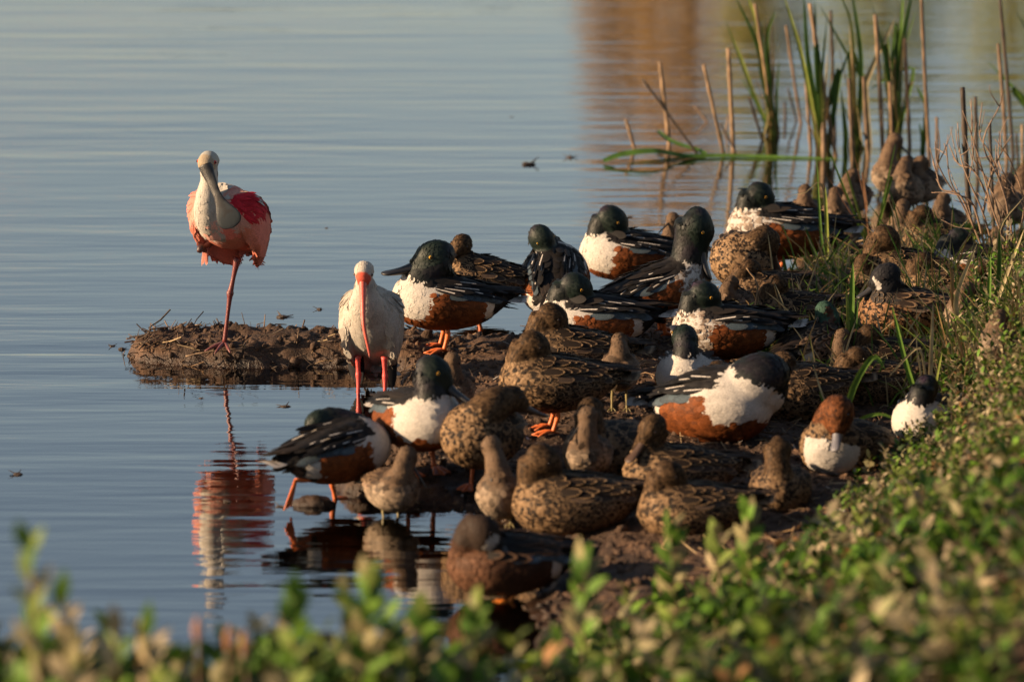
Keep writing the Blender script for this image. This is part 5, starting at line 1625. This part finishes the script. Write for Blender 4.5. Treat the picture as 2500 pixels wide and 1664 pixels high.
    # many short unnamed tufts of straw and green on the right shore, nobody could count them
    rng = np.random.default_rng(5)
    g = Geo()
    gx = rng.uniform(1300, 2560, 2200); gy = rng.uniform(640, 1000, 2200)
    k = (gy > 640 + np.maximum(0, 1980 - gx) * .9) & ((gx > 1840) | (rng.uniform(0, 1, 2200) < .10))
    q = np.array([at(a_, b_, 0.05) for a_, b_ in zip(gx[k], gy[k])])
    q[:, 2] = height(q[:, 0], q[:, 1])
    for p in q:
        if p[2] < .01: continue
        for j in range(rng.integers(2, 5)):
            a = rng.uniform(0, 6.28); l = rng.uniform(.04, .13) * (1 + (1.5 * rng.uniform(0, 1) if p[0] > 1.28 else (.9 if p[0] > .85 and rng.uniform(0, 1) < .18 else 0))); lean = rng.uniform(.2, 1.0)
            dx = np.array([math.cos(a) * lean, math.sin(a) * lean * .6, 1.0]); dx /= np.linalg.norm(dx)
            q = np.array(p) + np.array([rng.normal(0, .02), rng.normal(0, .02), -.01])
            c = [G1, G2, G3, PALE, PALE, DRY][rng.integers(0, 6)]
            blade(g, [q, q + dx * l * .55, q + dx * l + np.array([dx[0] * .03, 0, -.03 * lean])], rng.uniform(.003, .007), c, ns=5)
    o = link('short_grass', g.mesh('short_grass', MAT['leaf'])); o['kind'] = 'stuff'


def build_twigs():
    rng = np.random.default_rng(12)
    b = ground(2440, 690, 0.0)
    root = empty('twig_shrub', b)
    tag(root, 'leafless shrub of thin pale twigs at the right water edge', 'shrub')
    paths = [[(2440, 690), (2412, 640), (2380, 560), (2350, 500), (2320, 440), (2312, 380), (2305, 350)], [(2440, 690), (2425, 610), (2400, 520), (2365, 440), (2345, 380), (2338, 300)], [(2440, 690), (2450, 600), (2420, 500), (2400, 420), (2372, 330), (2350, 270)],
             [(2440, 690), (2446, 560), (2410, 440), (2376, 380), (2372, 240)], [(2440, 690), (2470, 600), (2455, 480), (2420, 380), (2392, 330), (2398, 250)], [(2440, 690), (2462, 540), (2440, 440), (2400, 350), (2440, 260), (2446, 228)],
             [(2440, 690), (2480, 600), (2500, 500), (2470, 400), (2430, 340)], [(2440, 690), (2486, 640), (2520, 560), (2480, 470), (2440, 400), (2440, 320)], [(2380, 560), (2345, 478), (2300, 462), (2286, 420), (2270, 360)], [(2412, 640), (2376, 500), (2330, 470), (2290, 400), (2283, 345)],
             [(2400, 520), (2420, 430), (2446, 370), (2470, 330)], [(2420, 500), (2380, 420), (2340, 400), (2316, 352)]]
    for k, pth in enumerate(paths):
        Y0 = b.y
        P = [np.array(atY(x, y, Y0 + .03 * math.sin(k * 2.1 + i * .8) + .015 * i * math.cos(k * 1.7)) - b) for i, (x, y) in enumerate(pth)]
        if k < 8: P[0] = np.array([.01 * math.cos(k), .01 * math.sin(k), -.02])
        g = Geo()
        stick(g, P, .0042, .0016, np.array((.30, .20, .13)) * rng.uniform(.6, 1.1), 5, 22)
        for j in range(4):       # side shoots
            i = rng.integers(1, len(P) - 1)
            q = P[i]; d = unit(P[i + 1] - P[i]) + rng.normal(0, .45, 3); d = unit(d)
            l = rng.uniform(.05, .14)
            stick(g, [q, q + d * l * .5 + rng.normal(0, .006, 3), q + d * l], .0022, .001, np.array((.28, .19, .13)) * rng.uniform(.6, 1.1), 4, 6)
        link('twig', g.mesh('twig', MAT['dry_stem']), root)
    # green leafed shoot at the shore
    b = ground(2352, 640, 0.0)
    root = empty('leafy_shoot', b); tag(root, 'small leafy green shoot with a curled tip by the sunlit brown duck', 'plant')
    g = Geo(); P = [(0, 0, -.02), (-.01, 0, .05), (-.02, .01, .10), (-.01, 0, .13)]
    stick(g, P, .004, .002, (.14, .17, .06)); link('stem', g.mesh('stem', MAT['leaf']), root)
    for k, (x, z, l, a) in enumerate([(-.055, .055, .06, 2.2), (-.03, .10, .05, 1.9), (.03, .09, .05, .8), (.02, .13, .04, 1.0), (-.035, .13, .04, 2.4), (.045, .05, .05, .5), (-.015, .03, .05, 2.8)]):
        g = Geo(); q = np.array([x * .3, -.01, z - .02]); d = np.array([math.cos(a), -.2, math.sin(a)])
        blade(g, [q, q + d * l * .5, q + d * l], .024, G1 if k % 2 else G3, ns=7); link('leaf', g.mesh('leaf', MAT['leaf']), root)
    # driftwood and sticks on the spit
    def one(pts, r0, r1, col, label, name='stick'):
        b = Vector(pts[0])
        root = empty(name, b); tag(root, label, 'stick')
        g = Geo(); stick(g, [np.array(Vector(p) - b) for p in pts], r0, r1, col, 7, 12, .003)
        link('wood', g.mesh('wood', MAT['dry_stem']), root)
    p = ground(452, 792); one([p + Vector((0, 0, -.01)), atY(415, 775, p.y), atY(380, 757, p.y - .03)], .0045, .003, (.07, .045, .03), 'thin dark stick poking up left from the end of the mud spit')
    p = ground(470, 800); one([p, atY(440, 783, p.y), atY(425, 779, p.y)], .008, .006, (.06, .04, .028), 'short dark stub below the thin poking stick')
    p = ground(812, 790); one([p, atY(775, 772, p.y - .02), atY(719, 764, p.y + .02)], .010, .011, (.25, .155, .085), 'pale driftwood branch lying behind the mud spit left of the ibis')
    p = ground(620, 800); one([p, atY(600, 789, p.y), atY(560, 793, p.y + .03)], .007, .005, (.08, .05, .035), 'dark root lying along the spit right of the spoonbill leg')
    p = ground(575, 815); one([p, atY(592, 838, p.y - .1)], .006, .005, (.22, .15, .09), 'pale chip of reed lying by the spoonbill foot')
    p = ground(310, 826, 0.0); one([p, atY(335, 829, p.y)], .005, .003, (.14, .09, .06), 'small twig floating off the left tip of the spit')
    p = ground(455, 868, 0.0); one([p, atY(520, 858, p.y), atY(600, 850, p.y + .03)], .0032, .0025, (.22, .15, .09), 'thin straw pressed against the front of the mud spit')
    p = ground(1655, 1115); one([p, atY(1695, 1150, p.y - .12), atY(1755, 1165, p.y - .2)], .008, .004, (.42, .26, .12), 'curved pale root lying beside the duck with the dark bill on its breast')
    p = ground(2110, 730); one([p, atY(2160, 716, p.y + .03), atY(2200, 712, p.y + .05)], .004, .003, (.22, .14, .085), 'thin twig under the bill of the spotted duck with a white face mark')
    p = ground(1655, 790); one([p, atY(1660, 740, p.y), atY(1653, 690, p.y)], .006, .004, (.30, .2, .12), 'upright broken stalk before the preening black headed duck')
    p = ground(1835, 800); one([p, atY(1850, 700, p.y), atY(1822, 655, p.y)], .0045, .002, (.27, .18, .10), 'thin forked stalk below the round spotted brown duck')
    # fallen leaf at the water
    # floating bits
    FB = [((1292, 402), .034, 'dark angular twig bit floating alone on open water'), ((1392, 385), .020, 'dark bit floating left of the green floating leaf'), ((690, 774), .024, 'dark lump floating behind the spit left of the driftwood branch'),
          ((780, 755), .014, 'tiny dark bit floating beyond the driftwood branch'), ((697, 992), .018, 'dark chip floating before the spit left of the ibis legs'), ((43, 1158), .016, 'dark bit floating alone near the left picture edge'),
          ((490, 972), .008, 'speck floating right of the spoonbill leg reflection'), ((553, 1224), .014, 'round dark bit floating on the spoonbill reflection'), ((1538, 530), .014, 'dark bit floating left of the black headed preening duck'),
          ((1250, 286), .008, 'tiny speck floating furthest out on open water'), ((797, 557), .008, 'tiny speck floating right of the spoonbill'), ((683, 1236), .014, 'small dark bit floating beside the round mud clod'),
          ((875, 956), .012, 'dark bit floating between the ibis legs'), ((297, 853), .016, 'pale brown flake floating off the left tip of the spit'), ((275, 845), .014, 'dark flake floating furthest left of the spit'), ((980, 948), .012, 'dark star shaped bit floating right of the ibis legs'), ((905, 1025), .010, 'small dark bit in the pool below the ibis')]
    for (px, py), r, lab in FB:
        b = at(px, py, 0.0)
        r *= .62
        V, f3, f4 = sphere((0, 0, 0), r, 9)
        V = np.array(V) * np.array([1.25, .9, .55]) * (1 + .6 * fbm(np.array(V) * 90 + px, 2))[:, None]
        g = Geo(); g.add(V, f3, f4, Col=(.05, .034, .024))
        for j in range(3):
            a = rng.uniform(0, 6.28); d = np.array([math.cos(a), math.sin(a), rng.uniform(-.1, .5)])
            stick(g, [np.zeros(3), d * r * 2.6], .22 * r, .06 * r, (.06, .04, .028), 5, 3)
        o = link('floating_bit', g.mesh('floating_bit', MAT['dry_stem'], False)); o.location = b
        tag(o, lab, 'debris', 'bits of debris floating on the water')
    # round clod of weed at the pool edge
    b = at(765, 1232, 0.0)
    V, f3, f4, *_ = tube([(-.062, 0, 0), (-.045, 0, .003), (-.01, 0, .008), (.03, 0, .006), (.06, 0, .0), (.068, 0, -.002)], [.004, .022, .034, .030, .014, .003], 22, 30)
    V = V * np.array([.9, 1, .62]); V = V + V * (.22 * fbm(V * 70 + 3, 4))[:, None]
    g = Geo(); g.add(V, f3, f4, Col=(.05, .022, .016))
    o = link('mud_clod', g.mesh('mud_clod', MAT['mud'])); o.location = b; tag(o, 'round reddish clod of wet weed beside the duck stretching its foot', 'clod')


def ico():
    t = (1 + 5 ** .5) / 2
    V = np.array([(-1, t, 0), (1, t, 0), (-1, -t, 0), (1, -t, 0), (0, -1, t), (0, 1, t), (0, -1, -t), (0, 1, -t), (t, 0, -1), (t, 0, 1), (-t, 0, -1), (-t, 0, 1)]) / math.sqrt(1 + t * t)
    F = np.array([(0, 11, 5), (0, 5, 1), (0, 1, 7), (0, 7, 10), (0, 10, 11), (1, 5, 9), (5, 11, 4), (11, 10, 2), (10, 7, 6), (7, 1, 8), (3, 9, 4), (3, 4, 2), (3, 2, 6), (3, 6, 8), (3, 8, 9), (4, 9, 5), (2, 4, 11), (6, 2, 10), (8, 6, 7), (9, 8, 1)])
    return V, F


def build_litter():
    rng = np.random.default_rng(31)
    # clods of mud
    n0 = 26000
    X = rng.uniform(-1.35, 2.3, n0); Y = rng.uniform(9.3, 14.6, n0)
    d = poly_sd(X, Y, SHORE)
    k = (d > -.03) & (levee(X, Y) < .12)
    # thin the straw rich right part
    X, Y = X[k], Y[k]
    Z = height(X, Y)
    k = Z > -.012
    X, Y, Z = X[k], Y[k], Z[k]
    n = len(X)
    V0, F0 = ico()
    r = rng.uniform(.0035, .0095, n) * (1 + 1.2 * (rng.uniform(0, 1, n) < .10)) * np.where(X < -.1, 1.15, 1.0)
    rot = rng.normal(0, 1, (n, 3, 3)); rot, _ = np.linalg.qr(rot)
    sq = np.stack([rng.uniform(.7, 1.3, n), rng.uniform(.7, 1.3, n), rng.uniform(.6, 1.1, n)], 1)
    V = (V0[None] * rng.uniform(.7, 1.25, (n, 12, 1)) * sq[:, None]) @ rot * r[:, None, None]
    V = V + np.stack([X, Y, Z - r * .15], 1)[:, None]
    F = (F0[None] + np.arange(n)[:, None, None] * 12).reshape(-1, 3)
    o = link('mud_clods', mesh_np('mud_clods', V.reshape(-1, 3), F, None, MAT['mud'], True)); o['kind'] = 'stuff'
    # straw and rotten stems
    n0 = 9000
    X = rng.uniform(-1.4, 2.4, n0); Y = rng.uniform(9.0, 14.6, n0)
    d = poly_sd(X, Y, SHORE)
    pr = np.where(X < -.1, .16, np.where(X < .35, .25, .8))
    edge = .3 * smooth(.10, .0, np.abs(d)) * (X < -.1)
    k = (d > -.025) & (rng.uniform(0, 1, n0) < np.maximum(pr, edge))
    X, Y, d = X[k], Y[k], d[k]
    Z = height(X, Y)
    m = 30000
    X2 = rng.uniform(-1.4, -.1, m); Y2 = rng.uniform(11.2, 13.2, m); d2 = poly_sd(X2, Y2, SHORE)
    k2 = (np.abs(d2 - .01) < .035)
    k2 &= rng.uniform(0, 1, m) < np.where(X2 < -.95, .35, .13)
    X = np.concatenate([X, X2[k2]]); Y = np.concatenate([Y, Y2[k2]]); d = np.concatenate([d, d2[k2]]); Z = np.maximum(height(X, Y), -.01)
    n = len(X)
    a = rng.uniform(0, 2 * np.pi, n)
    el = rng.normal(.05, .22, n)
    tip = (X < -1.0)
    el = np.where(tip | (np.abs(d) < .05), rng.normal(.15, .45, n), el)
    L = rng.uniform(.02, .09, n) * np.where(X > .35, 1.3, 1.0)
    D = np.stack([np.cos(a) * np.cos(el), np.sin(a) * np.cos(el), np.sin(el)], 1)
    P0 = np.stack([X, Y, Z + .003 + np.maximum(0, -np.sin(el)) * L * .5], 1) - D * L[:, None] * .5
    P1 = P0 + D * L[:, None]
    S = np.cross(D, (0, 0, 1.0)); S /= np.linalg.norm(S, axis=1)[:, None] + 1e-9
    U = np.cross(S, D)
    w = rng.uniform(.0009, .0028, n)[:, None]
    mid = (P0 + P1) / 2 + U * (L * rng.normal(0, .08, n))[:, None] + S * (L * rng.normal(0, .12, n))[:, None]
    rings = []
    for c, f in ((P0, 1), (mid, 1), (P1, .6)):
        rings += [c + S * w * f, c - S * w * f * .5 + U * w * f, c - S * w * f * .5 - U * w * f]
    V = np.stack(rings, 1)
    f = []
    for s_ in (0, 3):
        for j in range(3):
            f.append((s_ + j, s_ + (j + 1) % 3, s_ + 3 + (j + 1) % 3, s_ + 3 + j))
    F = (np.array(f)[None] + np.arange(n)[:, None, None] * 9).reshape(-1, 4)
    pal = np.array([(.30, .20, .10), (.20, .125, .065), (.10, .065, .04), (.05, .033, .022), (.36, .27, .15)])
    dark = np.where(X < .3, 1, 0)
    ci = np.where(dark == 1, rng.choice(5, n, p=[.06, .16, .38, .38, .02]), rng.choice(5, n, p=[.3, .3, .17, .08, .15]))
    c = pal[ci] * rng.uniform(.7, 1.2, (n, 1))
    o = link('dead_grass_litter', mesh_np('dead_grass_litter', V.reshape(-1, 3), F, {'Col': np.repeat(c, 9, 0)}, MAT['dry_stem'])); o['kind'] = 'stuff'


def build_loose_feathers():
    rng = np.random.default_rng(44)
    q = np.array([at(a, b, .03) for a, b in zip(rng.uniform(1000, 2250, 260), rng.uniform(840, 1300, 260))])
    q[:, 2] = height(q[:, 0], q[:, 1])
    q = q[(q[:, 2] > .012)]
    n = len(q)
    a = rng.uniform(0, 6.28, n)
    g = Geo()
    c = np.array([(.5, .46, .42), (.16, .11, .07), (.33, .28, .23)])[rng.integers(0, 3, n)]
    feathers(g, q + np.array([0, 0, .007]), np.stack([np.cos(a), np.sin(a), rng.uniform(-.1, .5, n)], 1), np.stack([rng.normal(0, .3, n), rng.normal(0, .3, n), np.ones(n)], 1), rng.uniform(.012, .032, n), rng.uniform(.004, .009, n), c, c * .8, np.full(n, .8), lift=.004, bend=-.002, big=True)
    o = link('loose_feathers', g.mesh('loose_feathers', MAT['feather'])); o['kind'] = 'stuff'


def leaves(g, base, d, nrm, L, W, col):
    """oval leaves, cupped along the middle"""
    n = len(base)
    d = d / (np.linalg.norm(d, axis=1)[:, None] + 1e-9)
    s = np.cross(nrm, d); s /= np.linalg.norm(s, axis=1)[:, None] + 1e-9
    u = np.cross(d, s)
    v = np.array([0, .3, .65, 1.0]); wp = np.array([.22, .9, 1.0, .12])
    rows = []
    for k in range(4):
        c = base + d * (L * v[k])[:, None] + u * (L * (.22 * v[k] ** 2))[:, None] * -1
        e = s * (W * .5 * wp[k])[:, None]
        rows += [c - e + u * (W * .14 * wp[k])[:, None], c + e + u * (W * .14 * wp[k])[:, None]]
    V = np.stack(rows, 1)
    q = np.array([(0, 1, 3, 2), (2, 3, 5, 4), (4, 5, 7, 6)])
    F = (q[None] + np.arange(n)[:, None, None] * 8).reshape(-1, 4)
    g.add(V.reshape(-1, 3), None, F, Col=np.repeat(col, 8, 0))


def sprig_arrays(rng, base, H, nl, leafL, pal, wts, lean=.25):
    """one upright leafy sprig per base point; returns leaf arrays and stem arrays"""
    n = len(base)
    dirv = np.stack([rng.normal(0, lean, n), rng.normal(0, lean, n), np.ones(n)], 1)
    dirv /= np.linalg.norm(dirv, axis=1)[:, None]
    idx = np.repeat(np.arange(n), nl)
    m = len(idx)
    tpos = np.clip(rng.beta(2.0, 1.1, m), .08, 1)
    ang = rng.uniform(0, 2 * np.pi, m)
    out = np.stack([np.cos(ang), np.sin(ang), np.zeros(m)], 1)
    rise = np.interp(tpos, [0, .8, 1], [.4, .9, 1.8]) + rng.normal(0, .25, m)
    d = out + np.array([0, 0, 1.0]) * rise[:, None]
    B = base[idx] + dirv[idx] * (H[idx] * tpos)[:, None]
    L = leafL[idx] * rng.uniform(.6, 1.2, m)
    W = L * rng.uniform(.36, .55, m)
    nrm = np.cross(np.cross(d, np.array([0, 0, 1.0])), d); nrm += rng.normal(0, .7, (m, 3))
    pick = rng.choice(len(pal), n, p=wts)[idx]
    sw = rng.uniform(0, 1, m) < .25
    pick = np.where(sw, rng.choice(len(pal), m, p=wts), pick)
    c = np.array(pal)[pick] * rng.uniform(.6, 1.35, (m, 1))
    return B, d, nrm, L, W, c, dirv


PAL = [(.10, .195, .022), (.036, .080, .014), (.21, .19, .10), (.38, .315, .20), (.16, .215, .045), (.33, .18, .08)]


def build_ground_cover():
    rng = np.random.default_rng(91)
    n0 = 60000
    X = rng.uniform(-3.0, 3.2, n0); Y = rng.uniform(5.3, 15.0, n0)
    P = np.stack([X, Y, np.zeros(n0)], 1)
    f = np.interp(X, FOOT[:, 0], FOOT[:, 1]) - Y + .22 * fbm(P * 3.1, 3)
    dens = smooth(-.05, .35, f) * np.clip(.55 + 1.3 * fbm(P * 2.6 + 8, 3), .06, 1) * (1 - .70 * smooth(9.6, 7.9, Y) * smooth(-.35, .3, X))
    k = rng.uniform(0, 1, n0) < dens
    X, Y, f = X[k], Y[k], f[k]
    Z = height(X, Y, False)
    px, py = px_of(np.stack([X, Y, Z + .1], 1))
    k = (px > -900) & (px < 4200) & (py < 2600)
    X, Y, Z, f = X[k], Y[k], Z[k], f[k]
    n = len(X)
    base = np.stack([X, Y, Z - .01], 1)
    near_ = smooth(10.2, 8.2, Y)
    H = (.07 + .08 * rng.uniform(0, 1, n) ** 1.5 + .10 * near_ * rng.uniform(0, 1, n) ** 3) * np.clip(.45 + 1.3 * f, .4, 1) * (1 + 1.5 * smooth(.95, 1.4, X) * smooth(10.5, 11.5, Y) * rng.uniform(.3, 1, n))
    LL = .018 + .026 * near_ + rng.uniform(-.003, .006, n)
    wts_r = [.20, .22, .22, .20, .14, .02]
    B, d, nrm, L, W, c, dv = sprig_arrays(rng, base, H, 15, LL, PAL, wts_r)
    # greener patches
    gp = fbm(B * np.array([1.6, 1.6, 0]) + 4, 2) - .18 + .42 * smooth(9.3, 7.8, B[:, 1])
    mix = smooth(-.1, .45, gp)[:, None] * (rng.uniform(0, 1, (len(B), 1)) < .45)
    c = c * (1 - mix) + np.array((.080, .172, .018)) * rng.uniform(.25, 1.4, (len(B), 1)) * mix
    g = Geo()
    leaves(g, B, d, nrm, L, W, c)
    # stems
    S = np.stack([np.full(n, .0018), np.zeros(n), np.zeros(n)], 1); S2 = np.stack([np.zeros(n), np.full(n, .0018), np.zeros(n)], 1)
    top = base + dv * H[:, None]
    V = np.stack([base - S, base + S * .5 + S2, base + S * .5 - S2, top], 1).reshape(-1, 3)
    F = (np.array([(0, 1, 3), (1, 2, 3), (2, 0, 3)])[None] + np.arange(n)[:, None, None] * 4).reshape(-1, 3)
    g.add(V, F, None, Col=np.repeat(np.array([(.20, .13, .075)]) * rng.uniform(.6, 1.2, (n, 1)), 4, 0))
    o = link('ground_cover_plants', g.mesh('ground_cover_plants', MAT['leaf'])); o['kind'] = 'stuff'
    # single sprigs that stand out against the water and the mud
    SP = [((135, 1560), 5.7, 1310, 'tall leafy sprig standing alone against the water at the left', 1), ((205, 1600), 6.0, 1440, 'short leafy sprig leaning beside the tall lone one', 0), ((60, 1600), 6.1, 1490, 'leafy sprig near the left picture corner', 0),
          ((700, 1580), 6.3, 1425, 'leafy sprig right of the spoonbill reflection', 0), ((880, 1600), 6.6, 1390, 'tall green sprig below the reflected duck', 1), ((480, 1590), 6.2, 1495, 'thin bud topped stem at the bottom below the spoonbill reflection', 2), ((540, 1600), 6.2, 1530, 'second thin bud stem close below the spoonbill reflection', 2),
          ((615, 1600), 6.2, 1525, 'thin bud stem right of the two below the spoonbill reflection', 2), ((1010, 1600), 6.8, 1480, 'green sprig below the reddish brown duck tail end of the pool', 0), ((1140, 1610), 6.9, 1460, 'pale green sprig before the orange foot of the reddish brown duck', 0),
          ((1420, 1560), 7.2, 1350, 'green sprig in front of the bare mud between duck and bushes', 1), ((1660, 1450), 8.0, 1275, 'bright green sprig below the sleeping duck by the bushes', 1), ((1840, 1400), 8.4, 1240, 'bright green sprig right of the sleeping duck', 1), ((1750, 1430), 8.2, 1290, 'grey green sprig between two bright ones under the sleeping duck', 0),
          ((300, 1620), 6.0, 1520, 'leafy sprig with pale leaves left of the bud stems', 0), ((420, 1620), 6.1, 1530, 'dark green round topped sprig left of the bud stems', 0)]
    for (bx, by), Yd, topy, lab, kind in SP:
        t = atY(bx, topy, Yd)
        gz = float(height(np.array([t.x]), np.array([Yd]), False)[0])
        b = Vector((t.x, Yd, gz - .01))
        H = max(t.z - gz, .06)
        root = empty('leafy_sprig' if kind != 2 else 'bud_stem', b); tag(root, lab, 'plant', 'sprigs standing out on the near bank')
        g = Geo(); lean = rng.normal(0, .03, 2)
        P = [(0, 0, 0), (lean[0] * H, lean[1] * H, H * .5), (lean[0] * 2 * H, lean[1] * 2 * H, H)]
        stick(g, P, .0042 if kind != 2 else .003, .0022, (.30, .20, .13) if kind != 0 else (.2, .17, .08), 6, 8)
        link('stem', g.mesh('stem', MAT['leaf']), root)
        if kind == 2:
            g = Geo(); V, f3, f4, *_ = tube([(lean[0] * 2 * H, lean[1] * 2 * H, H - .035), (lean[0] * 2 * H, lean[1] * 2 * H, H - .015), (lean[0] * 2 * H, lean[1] * 2 * H, H + .005)], [.004, .0075, .002], 8, 8)
            g.add(V, f3, f4, Col=(.42, .22, .14)); link('bud', g.mesh('bud', MAT['leaf']), root)
            continue
        nl = 26 if kind == 1 else 16
        for j in range(nl):
            tp = .35 + .65 * (j / (nl - 1)) ** .8
            a = j * 2.4 + rng.uniform(-.3, .3)
            d = np.array([[math.cos(a), math.sin(a), np.interp(tp, [.3, .85, 1], [.5, 1.1, 2.6])]])
            bb = np.array([[lean[0] * 2 * H * tp, lean[1] * 2 * H * tp, H * tp - .01]])
            nr = np.array([[-.6, -1, .4]]) + rng.normal(0, .5, (1, 3))
            c = np.array([[(.10, .20, .024), (.06, .13, .02), (.11, .21, .026), (.2, .27, .06), (.27, .24, .12), (.40, .33, .2)][rng.integers(0, 6 if kind == 0 else 5)]]) * rng.uniform(.7, 1.2)
            g = Geo(); leaves(g, bb, d, nr, np.array([rng.uniform(.042, .060)]), np.array([rng.uniform(.019, .027)]), c)
            link('leaf', g.mesh('leaf', MAT['leaf']), root)


build_reeds()
build_clumps()
build_twigs()
build_litter()
build_loose_feathers()
build_ground_cover()
